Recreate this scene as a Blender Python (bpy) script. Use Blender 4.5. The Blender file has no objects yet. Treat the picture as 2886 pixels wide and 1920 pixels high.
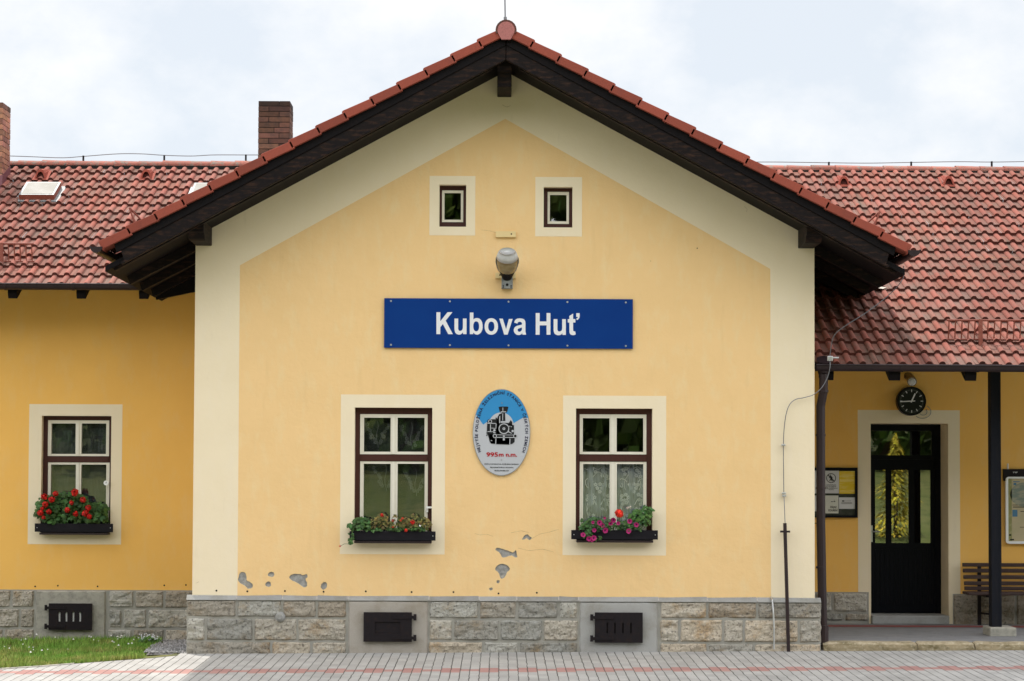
import bpy, bmesh, math, random
from mathutils import Vector, Matrix, noise
from mathutils.geometry import tessellate_polygon

random.seed(7)
R = math.radians
scene = bpy.context.scene
COL = scene.collection

# ------------------------------------------------------------------ camera
CAM = Vector((0.0, -23.4, 2.0))
TILT, ROLL = R(2.1), R(0.25)
SHX, SHY = 0.0118, 0.0603
FPX = 5816.0                                   # focal length in photo pixels
RM = Matrix.Rotation(R(90) + TILT, 3, 'X') @ Matrix.Rotation(ROLL, 3, 'Z')
cd = bpy.data.cameras.new('camera'); cam = bpy.data.objects.new('camera', cd); COL.objects.link(cam)
cd.sensor_width = 36; cd.lens = 36 * FPX / 2886; cd.shift_x = SHX; cd.shift_y = SHY
cd.clip_start = .1; cd.clip_end = 2000
cam.matrix_world = Matrix.Translation(CAM) @ RM.to_4x4()
scene.camera = cam

def ray(fx, fy):
    return RM @ Vector(((fx - 1443) / FPX + SHX * 2886 / FPX, (960 - fy) / FPX + SHY * 2886 / FPX, -1))
def F(fx, fy, Y):
    """survey: a photo point that lies on the vertical plane Y -> world point"""
    d = ray(fx, fy); return CAM + d * ((Y - CAM.y) / d.y)
def crop(ox, oy, s):
    return lambda cx, cy, Y=0.0: F(ox + cx / s, oy + cy / s, Y)

# ------------------------------------------------------------------ materials
def nt(name):
    m = bpy.data.materials.new(name); m.use_nodes = True
    t = m.node_tree; t.nodes.clear()
    o = t.nodes.new('ShaderNodeOutputMaterial'); return m, t, o
class N:
    def __init__(s, t): s.t = t
    def new(s, ty, **k):
        n = s.t.nodes.new(ty)
        for a, b in k.items(): setattr(n, a, b)
        return n
    def link(s, a, b): s.t.links.new(a, b)
    def setin(s, sock, v):
        if hasattr(v, 'is_linked') or isinstance(v, bpy.types.NodeSocket): s.link(v, sock)
        else: sock.default_value = v
    def math(s, op, a, b=None, c=None, clamp=False):
        n = s.new('ShaderNodeMath', operation=op); n.use_clamp = clamp
        s.setin(n.inputs[0], a)
        if b is not None: s.setin(n.inputs[1], b)
        if c is not None: s.setin(n.inputs[2], c)
        return n.outputs[0]
    def mix(s, fac, a, b, mode='MIX'):
        n = s.new('ShaderNodeMix', data_type='RGBA', blend_type=mode)
        s.setin(n.inputs[0], fac); s.setin(n.inputs[6], a); s.setin(n.inputs[7], b)
        return n.outputs[2]
    def noise(s, vec, scale, detail=4, rough=.55):
        n = s.new('ShaderNodeTexNoise'); n.inputs['Scale'].default_value = scale
        n.inputs['Detail'].default_value = detail; n.inputs['Roughness'].default_value = rough
        if vec is not None: s.link(vec, n.inputs['Vector'])
        return n.outputs['Fac']
    def ramp(s, fac, lo, hi):
        n = s.new('ShaderNodeMapRange'); n.inputs[1].default_value = lo; n.inputs[2].default_value = hi
        s.link(fac, n.inputs[0]); return n.outputs[0]
    def coord(s, scale=None):
        g = s.new('ShaderNodeNewGeometry').outputs['Position']
        if scale is None: return g
        m = s.new('ShaderNodeVectorMath', operation='MULTIPLY'); s.link(g, m.inputs[0]); m.inputs[1].default_value = scale
        return m.outputs[0]
def c4(c): return (c[0], c[1], c[2], 1)
def mat(name, col, rough=.75, layers=(), bump=(), tint=False, metal=0, spec=.3, coat=0):
    """layers: (colour, noise scale, lo, hi, stretch or None); bump: (scale, strength, distance)"""
    m, t, o = nt(name); n = N(t)
    b = n.new('ShaderNodeBsdfPrincipled'); n.link(b.outputs[0], o.inputs[0])
    b.inputs['Roughness'].default_value = rough; b.inputs['Metallic'].default_value = metal
    b.inputs['Specular IOR Level'].default_value = spec
    cur = c4(col)
    for (lc, sc, lo, hi, st) in layers:
        f = n.noise(n.coord(st), sc, 6, .62); f = n.ramp(f, lo, hi)
        cur = n.mix(f, cur, c4(lc))
    if tint:
        a = n.new('ShaderNodeAttribute', attribute_name='tint')
        cur = n.mix(1.0, cur, a.outputs['Color'], 'MULTIPLY')
    n.setin(b.inputs['Base Color'], cur)
    last = None
    for (sc, stg, dist) in bump:
        bn = n.new('ShaderNodeBump'); bn.inputs['Strength'].default_value = stg; bn.inputs['Distance'].default_value = dist
        n.link(n.noise(n.coord(), sc, 5, .6), bn.inputs['Height'])
        if last is not None: n.link(last, bn.inputs['Normal'])
        last = bn.outputs[0]
    if last is not None: n.link(last, b.inputs['Normal'])
    return m

M = {}
M['ochre'] = mat('ochre_plaster', (.83, .565, .275), .9, [((.785, .53, .25), 1.3, .35, .75, None), ((.80, .60, .32), 7, .5, .8, (1, 1, .4)), ((.75, .505, .24), 2.6, .58, .84, (3, 1, .45))], [(3.5, .35, .03), (11, .3, .014), (90, .3, .003)])
M['cream'] = mat('cream_plaster', (.82, .70, .505), .9, [((.785, .665, .47), 1.5, .35, .75, None), ((.81, .70, .53), 9, .5, .85, (1, 1, .4)), ((.71, .60, .43), 4.2, .64, .86, (3, 1, .5))], [(9, .25, .012), (90, .25, .003)])
M['deep'] = mat('shaded_ochre_plaster', (.88, .50, .122), .9, [((.83, .46, .112), 1.4, .35, .75, None), ((.84, .52, .18), 6, .5, .85, (1, 1, .4))], [(9, .2, .012), (90, .25, .003)])  # gable ochre deepened for the wings, shade and bounced light put into the colour
M['bare'] = mat('bare_grey_render', (.34, .335, .32), .95, [((.22, .215, .205), 22, .42, .66, None), ((.46, .43, .36), 12, .56, .72, None)], [(40, .8, .012)])
M['crack'] = mat('crack_shadow', (.38, .28, .15), .95)
M['hole'] = mat('dark_hole', (.012, .011, .01), 1)
M['stone'] = mat('split_granite', (.40, .375, .325), .95, [((.32, .235, .14), 3.6, .50, .70, None), ((.43, .41, .365), 14, .46, .68, None), ((.15, .14, .125), 34, .52, .68, None), ((.55, .53, .49), 80, .58, .72, None)], [(20, 1.0, .028), (90, .7, .010)], tint=True)
M['dressed'] = mat('dressed_granite', (.33, .33, .325), .9, [((.235, .225, .195), 4, .45, .75, None), ((.46, .455, .44), 150, .58, .72, None), ((.14, .14, .14), 130, .6, .72, None)], [(150, .4, .004)], tint=True)
M['mortar'] = mat('lime_mortar', (.33, .315, .275), .95, [((.30, .29, .265), 8, .4, .7, None)], [(40, .5, .008)])
M['iron'] = mat('black_iron', (.017, .014, .016), .5, [((.028, .018, .016), 20, .5, .8, None)], [(70, .2, .003)], spec=.09)
M['timber'] = mat('dark_stained_timber', (.011, .008, .008), .6, [((.050, .026, .018), 6, .50, .72, (1, 1, 5)), ((.007, .006, .008), 14, .5, .7, (1, 6, 1))], [(40, .3, .004)], spec=.09)
M['timber2'] = mat('black_stained_timber', (.0065, .0055, .0065), .65, [((.014, .009, .008), 9, .52, .75, (5, 1, 5))], [(40, .3, .004)], spec=.09)
M['tile'] = mat('terracotta_tile', (.29, .102, .078), .92, [((.245, .13, .105), 2.4, .45, .72, None), ((.13, .10, .08), 2.2, .56, .74, (2.2, .35, .35)), ((.22, .115, .095), 11, .52, .72, None), ((.11, .085, .07), 40, .62, .74, None)], [(60, .35, .008)], tint=True, spec=.12)
M['verge'] = mat('red_verge_tile', (.27, .060, .038), .85, [((.23, .055, .038), 6, .45, .7, None), ((.12, .05, .04), 40, .62, .8, None)], [(80, .3, .004)], tint=True)
M['ridge'] = mat('lichened_ridge_tile', (.33, .12, .09), .85, [((.22, .19, .16), 11, .50, .66, None), ((.07, .06, .05), 40, .56, .7, None)], [(60, .5, .01)], tint=True)
M['capface'] = mat('pink_ridge_end', (.38, .14, .13), .85, [((.25, .10, .09), 40, .5, .7, None)], [(60, .4, .006)])
M['gutter'] = mat('brown_gutter_metal', (.022, .013, .015), .42, [((.033, .017, .017), 5, .45, .75, None)], [(60, .1, .002)], spec=.3)
M['redmetal'] = mat('red_painted_steel', (.22, .062, .042), .5, [((.30, .11, .08), 20, .5, .8, None)])
M['brick'] = None
M['brownframe'] = mat('oxblood_window_paint', (.058, .017, .013), .45, [((.045, .014, .011), 12, .45, .7, (3, 1, .6))])
M['white'] = mat('cream_white_gloss', (.74, .70, .60), .45, [((.69, .65, .55), 14, .5, .8, None)])
M['whitebright'] = mat('white_paint', (.80, .80, .79), .5)
M['room'] = mat('dim_room', (.03, .03, .032), .95)
M['boxwood'] = mat('black_flower_box', (.012, .011, .014), .55, [((.02, .018, .022), 8, .5, .8, (1, 1, 4))], spec=.09)
M['soil'] = mat('potting_soil', (.03, .02, .013), 1)
M['blue'] = mat('sign_blue', (.0025, .034, .19), .5, [((.003, .040, .205), 2.5, .4, .8, None)], spec=.09)
M['signwhite'] = mat('sign_white', (.74, .74, .76), .45)
M['ovalgrey'] = mat('plaque_grey', (.46, .47, .50), .45)
M['ovalblue'] = mat('plaque_sky_blue', (.03, .24, .52), .45)
M['inkblack'] = mat('ink_black', (.008, .008, .010), .5)
M['inknavy'] = mat('ink_navy', (.012, .012, .05), .5)
M['inkred'] = mat('ink_red', (.40, .006, .014), .5)
M['screw'] = mat('zinc_screw', (.55, .55, .56), .35, metal=.8)
M['zinc'] = mat('zinc_wire', (.17, .17, .18), .4, metal=.7)
M['galv'] = mat('grey_bracket_steel', (.22, .23, .235), .5, [((.32, .33, .33), 18, .45, .7, None)], [(80, .2, .003)], metal=.3)
M['lampcap'] = mat('pale_lamp_housing', (.58, .58, .58), .55, [((.45, .45, .44), 14, .5, .8, None)])
M['lampglass'] = mat('amber_lamp_bowl', (.27, .20, .095), .2, [((.38, .32, .20), 5, .45, .7, (1, 1, 4)), ((.16, .12, .06), 9, .55, .75, (1, 1, 3))], spec=.3)
M['junction'] = mat('yellowed_junction_box', (.74, .57, .29), .7)
M['leaf'] = mat('leaf_green', (.040, .098, .026), .6, [((.06, .14, .035), 30, .4, .7, None)], tint=True)
M['leaf2'] = mat('bronze_leaf', (.125, .125, .035), .6, [((.20, .12, .05), 35, .45, .65, None), ((.07, .12, .03), 20, .55, .7, None)], tint=True)
M['petalred'] = mat('scarlet_petal', (.62, .018, .012), .6, tint=True)
M['petalmag'] = mat('magenta_petal', (.33, .008, .11), .6, tint=True)
M['petalorange'] = mat('orange_red_petal', (.80, .045, .02), .6, tint=True)
M['stem'] = mat('green_stem', (.07, .12, .035), .7)
M['concrete'] = mat('concrete_footing', (.36, .34, .29), .95, [((.24, .23, .20), 12, .45, .7, None)], [(40, .6, .01)])
M['kerb'] = mat('weathered_kerb_granite', (.36, .30, .21), .95, [((.17, .14, .08), 6, .42, .66, (1, 1, 2)), ((.47, .42, .33), 25, .5, .7, None), ((.09, .085, .06), 14, .58, .75, (1, 1, 2))], [(30, .7, .015), (110, .5, .006)], tint=True)
M['porchfloor'] = mat('porch_paving', (.20, .20, .205), .9, [((.15, .15, .155), 5, .45, .75, None), ((.27, .27, .265), 30, .55, .75, None)], [(50, .3, .006)])
M['redpave'] = mat('red_paver', (.25, .075, .07), .9, [((.18, .06, .055), 9, .45, .7, None)])
M['dooriron'] = mat('black_door_paint', (.0045, .005, .0085), .38, spec=.09)
M['benchwood'] = mat('bench_slat_wood', (.045, .024, .022), .6, [((.09, .055, .045), 8, .5, .75, (.5, 4, 4)), ((.02, .013, .015), 10, .5, .8, (.6, 5, 5))], [(40, .3, .004)])
M['postwood'] = mat('veranda_post_wood', (.011, .012, .017), .6, [((.02, .018, .02), 6, .5, .8, (5, 5, .6))], [(40, .3, .004)], spec=.09)
M['papergrey'] = mat('white_paper', (.62, .62, .64), .8)
M['papercream'] = mat('pale_paper', (.62, .62, .56), .8)
M['paperyellow'] = mat('yellow_paper', (.72, .50, .03), .75, [((.78, .60, .16), 3, .45, .6, (1, 1, 7))])
M['felt'] = mat('dark_notice_backing', (.03, .036, .025), .6, [((.06, .06, .05), 12, .5, .7, None)])
M['mapbeige'] = mat('map_panel_beige', (.48, .40, .25), .6, [((.42, .37, .22), 7, .4, .7, None)])
M['mapgreen'] = mat('map_relief_green', (.20, .24, .20), .7, [((.34, .33, .24), 9, .45, .62, (1, 1, 2.5))])
M['mapolive'] = mat('map_strip_olive', (.26, .25, .10), .7, [((.38, .35, .18), 14, .5, .7, None)])
M['mapblue'] = mat('map_picture_blue', (.08, .19, .30), .7)
M['ballast'] = mat('track_ballast', (.24, .22, .20), .95, [((.15, .14, .13), 30, .4, .7, None)], [(60, .7, .03)])
M['bank'] = mat('bank_grass', (.17, .215, .055), .95, [((.26, .26, .10), .5, .4, .7, (1, .35, 1)), ((.08, .13, .03), 2.2, .48, .75, (1, .5, 1)), ((.30, .30, .15), 7, .58, .75, (1, .5, 1))], [(30, .8, .05)])
M['gravel'] = mat('grey_gravel', (.36, .35, .35), .95, [((.20, .195, .195), 60, .45, .65, None)], [(120, .8, .01)], tint=True)
M['soilgrass'] = mat('lawn_soil', (.12, .13, .04), .95, [((.19, .17, .08), 6, .45, .7, None)], [(50, .6, .01)])
M['blade'] = mat('grass_blade', (.19, .31, .05), .75, [((.38, .38, .13), 3.2, .46, .72, None)], tint=True)
M['clover'] = mat('white_clover', (.72, .70, .66), .8)
M['woodleaf'] = mat('woodland_leaf', (.085, .145, .038), .8, tint=True)
M['goldleaf'] = mat('golden_conifer_leaf', (.58, .50, .06), .8, tint=True)
M['trunk'] = mat('bark', (.09, .065, .045), .95)
M['clockface'] = mat('black_clock_face', (.008, .010, .010), .3)
M['brass'] = mat('tarnished_lamp_metal', (.16, .125, .07), .3, metal=.7)
M['pale'] = mat('pale_fibre_batt', (.70, .69, .67), .8)
M['skypane'] = mat('skylight_sky_sheen', (.215, .205, .18), .6, [((.29, .28, .26), 3, .45, .7, None)])  # pale tones stand in for sky reflected in the skylight glass
M['ventdark'] = mat('dark_red_vent_mouth', (.09, .025, .02), .9)
M['flash'] = mat('mauve_lead_flashing', (.15, .055, .065), .55)
M['palemortar'] = mat('pale_valley_mortar', (.62, .54, .47), .9, [((.42, .33, .28), 10, .45, .7, None)])

def glass(name, refl, tintc=(.85, .88, .86), wav=.0):
    m, t, o = nt(name); n = N(t)
    tr = n.new('ShaderNodeBsdfTransparent'); tr.inputs[0].default_value = c4(tintc)
    gl = n.new('ShaderNodeBsdfGlossy'); gl.inputs['Roughness'].default_value = .012
    if wav:
        b = n.new('ShaderNodeBump'); b.inputs['Strength'].default_value = wav; b.inputs['Distance'].default_value = .004
        n.link(n.noise(n.coord(), 3.0, 1, .4), b.inputs['Height']); n.link(b.outputs[0], gl.inputs['Normal'])
    mx = n.new('ShaderNodeMixShader'); mx.inputs[0].default_value = refl
    n.link(tr.outputs[0], mx.inputs[1]); n.link(gl.outputs[0], mx.inputs[2]); n.link(mx.outputs[0], o.inputs[0])
    return m
M['glass'] = glass('window_glass', .21, wav=.10)
M['doorglass'] = glass('door_glass', .38, wav=.06)
M['skyglass'] = glass('skylight_glass', .75, (.5, .5, .5))
def net(name, base, white):
    m, t, o = nt(name); n = N(t)
    tr = n.new('ShaderNodeBsdfTransparent'); df = n.new('ShaderNodeBsdfDiffuse'); df.inputs[0].default_value = (white*.93, white, white*1.10, 1)
    g = n.ramp(n.noise(n.coord((1, 1, .12)), 38, 3), .35, .7)
    f = n.math('MULTIPLY_ADD', g, base * .8, base * .6, clamp=True)
    mx = n.new('ShaderNodeMixShader'); n.link(f, mx.inputs[0]); n.link(tr.outputs[0], mx.inputs[1]); n.link(df.outputs[0], mx.inputs[2]); n.link(mx.outputs[0], o.inputs[0])
    return m
M['net'] = net('lace_net', .50, .62)
M['streak'] = net('striped_net', .16, .6)
M['sheer'] = net('sheer_curtain', .06, .5)
M['lace'] = mat('lace_thread', (.80, .80, .80), .9)
M['lacedim'] = mat('lace_thread_dim', (.13, .135, .13), .9)

def brickmat(name, dark):
    m, t, o = nt(name); n = N(t)
    b = n.new('ShaderNodeBsdfPrincipled'); b.inputs['Roughness'].default_value = .9; n.link(b.outputs[0], o.inputs[0])
    a = n.new('ShaderNodeAttribute', attribute_name='tint')
    base = n.mix(n.ramp(n.noise(n.coord(), 14, 5), .4, .7), (.29, .135, .085, 1), (.17, .09, .065, 1))
    cur = n.mix(1, base, a.outputs['Color'], 'MULTIPLY')
    n.link(cur, b.inputs['Base Color'])
    bn = n.new('ShaderNodeBump'); bn.inputs['Strength'].default_value = .4; bn.inputs['Distance'].default_value = .005
    n.link(n.noise(n.coord(), 60, 4), bn.inputs['Height']); n.link(bn.outputs[0], b.inputs['Normal'])
    return m
M['brick'] = brickmat('chimney_brick', 0)
M['soot'] = mat('sooty_joint', (.022, .018, .017), .95)
M['sootlight'] = mat('pale_brick_joint', (.22, .16, .13), .95)

def pavemat():
    m, t, o = nt('platform_paving'); n = N(t)
    b = n.new('ShaderNodeBsdfPrincipled'); b.inputs['Roughness'].default_value = .9; n.link(b.outputs[0], o.inputs[0])
    sp = n.new('ShaderNodeSeparateXYZ'); n.link(n.coord(), sp.inputs[0])
    x, y = sp.outputs[0], sp.outputs[1]
    wob = n.math('SUBTRACT', n.noise(n.coord(), 5.0, 2), .5)
    # interlocking blocks: the joints weave a little along their length
    wv = n.math('MULTIPLY', n.math('SINE', n.math('MULTIPLY', y, 2 * math.pi / .4)), .0014)
    xx = n.math('ADD', n.math('MULTIPLY_ADD', wob, .016, x), wv)
    cx = n.math('DIVIDE', xx, .1); ix = n.math('FLOOR', cx); fxr = n.math('FRACT', cx)
    off = n.math('MULTIPLY', n.math('MODULO', n.math('ABSOLUTE', ix), 2.0), .5)
    cy = n.math('ADD', n.math('DIVIDE', n.math('MULTIPLY_ADD', wob, .006, y), .2), off)
    iy = n.math('FLOOR', cy); fyr = n.math('FRACT', cy)
    dx = n.math('MULTIPLY', n.math('MINIMUM', fxr, n.math('SUBTRACT', 1.0, fxr)), .1)
    dy = n.math('MULTIPLY', n.math('MINIMUM', fyr, n.math('SUBTRACT', 1.0, fyr)), .2)
    vx = n.noise(n.coord(), 2.3, 3)
    jx = n.math('LESS_THAN', dx, n.math('MULTIPLY_ADD', vx, .008, .001))
    jy = n.math('LESS_THAN', dy, .0028)
    cb = n.new('ShaderNodeCombineXYZ'); n.link(ix, cb.inputs[0]); n.link(iy, cb.inputs[1])
    wn = n.new('ShaderNodeTexWhiteNoise', noise_dimensions='2D'); n.link(cb.outputs[0], wn.inputs['Vector'])
    # red guide rows: two blocks deep for two columns, one block deep for the next two
    g = n.math('GREATER_THAN', n.math('FLOORED_MODULO', ix, 4.0), 1.5)
    half = n.math('MULTIPLY_ADD', g, .11, .095)
    red = n.math('LESS_THAN', n.math('ABSOLUTE', n.math('ADD', y, 1.83)), half)
    grey = n.mix(wn.outputs['Value'], (.325, .318, .306, 1), (.40, .39, .375, 1))
    grey = n.mix(n.ramp(n.noise(n.coord(), 1.4, 6), .48, .78), grey, (.255, .248, .236, 1))
    grey = n.mix(n.ramp(n.noise(n.coord(), 60, 3), .55, .75), grey, (.25, .25, .245, 1))
    redc = n.mix(wn.outputs['Value'], (.32, .165, .15, 1), (.37, .205, .185, 1))
    cur = n.mix(red, grey, redc)
    cur = n.mix(n.math('MULTIPLY', jy, .28), cur, (.12, .12, .11, 1))
    cur = n.mix(n.math('MULTIPLY', jx, .88), cur, (.045, .043, .038, 1))
    n.link(cur, b.inputs['Base Color'])
    h = n.math('SUBTRACT', n.math('MULTIPLY', n.noise(n.coord(), 90, 4), .25), n.math('MAXIMUM', jx, n.math('MULTIPLY', jy, .4)))
    bn = n.new('ShaderNodeBump'); bn.inputs['Strength'].default_value = .6; bn.inputs['Distance'].default_value = .006
    n.link(h, bn.inputs['Height']); n.link(bn.outputs[0], b.inputs['Normal'])
    return m
M['pave'] = pavemat()

# ------------------------------------------------------------------ mesh building
class MB:
    def __init__(s): s.v = []; s.f = []; s.m = []; s.t = []
    def face(s, pts, m=0, t=(1, 1, 1)):
        i = len(s.v); s.v += [Vector(p) for p in pts]; s.f.append(list(range(i, i + len(pts)))); s.m.append(m); s.t.append(t)
    def raw(s, vs, fs, m=0, t=(1, 1, 1)):
        i = len(s.v); s.v += [Vector(p) for p in vs]
        for f in fs: s.f.append([i + k for k in f]); s.m.append(m); s.t.append(t)
    def box(s, a, b, m=0, t=(1, 1, 1), rot=None):
        x0, x1 = sorted((a[0], b[0])); y0, y1 = sorted((a[1], b[1])); z0, z1 = sorted((a[2], b[2]))
        vs = [Vector(p) for p in ((x0,y0,z0),(x1,y0,z0),(x1,y1,z0),(x0,y1,z0),(x0,y0,z1),(x1,y0,z1),(x1,y1,z1),(x0,y1,z1))]
        if rot is not None:
            c = Vector(((x0+x1)/2, (y0+y1)/2, (z0+z1)/2)); vs = [c + rot @ (p - c) for p in vs]
        s.raw(vs, [(0,3,2,1),(4,5,6,7),(0,1,5,4),(1,2,6,5),(2,3,7,6),(3,0,4,7)], m, t)
    def prism(s, poly, axis, a, b, m=0, t=(1, 1, 1)):
        """poly of 2D points; axis 'Y': points are (x,z) extruded y=a..b; 'X': points are (y,z)"""
        n = len(poly)
        P = (lambda p, k: (p[0], k, p[1])) if axis == 'Y' else (lambda p, k: (k, p[0], p[1]))
        if axis == 'Z': P = lambda p, k: (p[0], p[1], k)
        vs = [P(p, a) for p in poly] + [P(p, b) for p in poly]
        fs = [tuple(range(n)), tuple(range(2 * n - 1, n - 1, -1))] + [(i, (i + 1) % n, n + (i + 1) % n, n + i) for i in range(n)]
        s.raw(vs, fs, m, t)
    def tube(s, path, r, seg=8, m=0, t=(1, 1, 1), caps=True):
        path = [Vector(p) for p in path]; rings = []
        rr = r if isinstance(r, (list, tuple)) else [r] * len(path)
        up = Vector((0, 0, 1)); prev = None
        for i, p in enumerate(path):
            d = (path[min(i + 1, len(path) - 1)] - path[max(i - 1, 0)]).normalized()
            a = d.cross(up if abs(d.z) < .95 else Vector((0, 1, 0)))
            if prev is not None:
                a2 = prev - d * prev.dot(d)
                if a2.length > 1e-6: a = a2
            a.normalize(); prev = a; b = d.cross(a)
            rings.append([p + (a * math.cos(2*math.pi*k/seg) + b * math.sin(2*math.pi*k/seg)) * rr[i] for k in range(seg)])
        vs = [q for rg in rings for q in rg]; fs = []
        for i in range(len(path) - 1):
            for k in range(seg): fs.append((i*seg+k, i*seg+(k+1)%seg, (i+1)*seg+(k+1)%seg, (i+1)*seg+k))
        if caps: fs += [tuple(range(seg-1, -1, -1)), tuple((len(path)-1)*seg + k for k in range(seg))]
        s.raw(vs, fs, m, t)
    def holes(s, loops, Y, m=0, flip=False):
        """planar face at Y with holes; loops of (x,z)"""
        L = [[Vector((p[0], p[1], 0)) for p in lp] for lp in loops]
        flat = [Vector((p[0], Y, p[1])) for lp in loops for p in lp]
        s.raw(flat, [tuple(t) for t in tessellate_polygon(L)], m)
    def disc(s, c, r, Y, m=0, n=24, rz=None):
        s.face([(c[0] + r*math.cos(2*math.pi*k/n), Y, c[1] + (rz or r)*math.sin(2*math.pi*k/n)) for k in range(n)], m)
    def ring(s, c, r0, r1, Y, m=0, n=24, k0=1, k1=1):
        for k in range(n):
            a, b = 2*math.pi*k/n, 2*math.pi*(k+1)/n
            s.face([(c[0]+r0*math.cos(a),Y,c[1]+r0*k0*math.sin(a)),(c[0]+r0*math.cos(b),Y,c[1]+r0*k0*math.sin(b)),(c[0]+r1*math.cos(b),Y,c[1]+r1*k1*math.sin(b)),(c[0]+r1*math.cos(a),Y,c[1]+r1*k1*math.sin(a))], m)
    def build(s, name, mats, parent=None, smooth=False, bevel=0, loc=None, merge=False):
        if not isinstance(mats, (list, tuple)): mats = [mats]
        me = bpy.data.meshes.new(name)
        if loc is None:
            if parent is not None: loc = world_loc(parent)
            elif s.v:
                xs = [p.x for p in s.v]; ys = [p.y for p in s.v]; zs = [p.z for p in s.v]
                loc = Vector(((min(xs)+max(xs))/2, (min(ys)+max(ys))/2, min(zs)))
        loc = Vector(loc)
        me.from_pydata([p - loc for p in s.v], [], s.f)
        for m in mats: me.materials.append(m)
        me.polygons.foreach_set('material_index', s.m)
        at = me.color_attributes.new('tint', 'FLOAT_COLOR', 'CORNER'); buf = []
        for f, t in zip(s.f, s.t):
            buf += [t[0], t[1], t[2], 1.0] * len(f)
        at.data.foreach_set('color', buf)
        if merge or bevel:
            bm = bmesh.new(); bm.from_mesh(me); bmesh.ops.remove_doubles(bm, verts=bm.verts, dist=1e-5)
            bmesh.ops.recalc_face_normals(bm, faces=bm.faces); bm.to_mesh(me); bm.free()
        if smooth: me.polygons.foreach_set('use_smooth', [True] * len(me.polygons))
        me.update()
        o = bpy.data.objects.new(name, me); COL.objects.link(o)
        if parent is not None: o.parent = parent; o.location = loc - world_loc(parent)
        else: o.location = loc
        if bevel:
            b = o.modifiers.new('bevel', 'BEVEL'); b.width = bevel; b.segments = 2; b.limit_method = 'ANGLE'
        return o
def world_loc(o):
    v = Vector(o.location)
    while o.parent: o = o.parent; v += Vector(o.location)
    return v
def tag(o, label=None, cat=None, group=None, kind=None):
    if label: o['label'] = label
    if cat: o['category'] = cat
    if group: o['group'] = group
    if kind: o['kind'] = kind
    return o
def empty(name, loc, parent=None):
    o = bpy.data.objects.new(name, None); COL.objects.link(o); o.empty_display_size = .2
    if parent is not None: o.parent = parent; o.location = Vector(loc) - world_loc(parent)
    else: o.location = loc
    return o
def rnd(a, b): return random.uniform(a, b)
def grey(a, b): g = rnd(a, b); return (g, g, g)
_tc = {}
def glyphs(body, size, off=0.0, xs=1.0):
    """flat text mesh -> (verts2d, faces), baseline at 0, left at 0"""
    cu = bpy.data.curves.new('t', 'FONT'); cu.body = body; cu.size = size; cu.offset = off; cu.resolution_u = 4
    ob = bpy.data.objects.new('t', cu); me = ob.to_mesh()
    vs = [(v.co.x * xs, v.co.y) for v in me.vertices]; fs = [tuple(p.vertices) for p in me.polygons]
    ob.to_mesh_clear(); bpy.data.objects.remove(ob); bpy.data.curves.remove(cu)
    return vs, fs
def put_text(mb, body, x0, x1, zb, cap, Y, m=0, off=0.0):
    """text spread from x0 to x1 with baseline zb and capital height cap, facing the camera side (-Y)"""
    vs, fs = glyphs(body, 1.0, off)
    cv, _ = glyphs('H', 1.0, off)
    ch = max(v[1] for v in cv) - min(v[1] for v in cv)
    a, b = min(v[0] for v in vs), max(v[0] for v in vs)
    mb.raw([(x0 + (v[0]-a)/(b-a)*(x1-x0), Y, zb + v[1]*cap/ch) for v in vs], fs, m)

# ================================================================== the station building
XC, HW, TG = .05, 3.52, .542
XL, XR = XC - HW, XC + HW
ZR, ZS = 6.956, 6.636                 # tile apex, soffit apex
WY = 3.04                             # wall plane of both wings
ZP = F(1409, 1682, 0).z               # top of the gable plinth
st = empty('station_building', (XC, 0, 0))
tag(st, 'yellow gabled railway station with red tiled roof, dark barge boards and granite plinth', 'railway station')

def rect(a, b): return (min(a.x, b.x), min(a.z, b.z), max(a.x, b.x), max(a.z, b.z))
def loop(r): return [(r[0], r[1]), (r[2], r[1]), (r[2], r[3]), (r[0], r[3])]
def RF(x0, y0, x1, y1, Y): return rect(F(x0, y0, Y), F(x1, y1, Y))
def reveals(mb, r, Y0, Y1, m=0):
    L = loop(r)
    for i in range(4):
        a, b = L[i], L[(i + 1) % 4]
        mb.face([(a[0], Y0, a[1]), (b[0], Y0, b[1]), (b[0], Y1, b[1]), (a[0], Y1, a[1])], m)
def panel(mb, outer, holes, Y, d, m=0):
    mb.holes([loop(outer)] + [loop(h) for h in holes], Y, m)
    for h in [outer] + list(holes): reveals(mb, h, Y, Y + d, m)
def soft(pts, n=2):
    """round a traced outline by corner cutting"""
    for _ in range(n):
        q = []
        for i in range(len(pts)):
            a, b = pts[i], pts[(i + 1) % len(pts)]
            q += [(a[0]*.75+b[0]*.25, a[1]*.75+b[1]*.25), (a[0]*.25+b[0]*.75, a[1]*.25+b[1]*.75)]
        pts = q
    return pts

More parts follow.
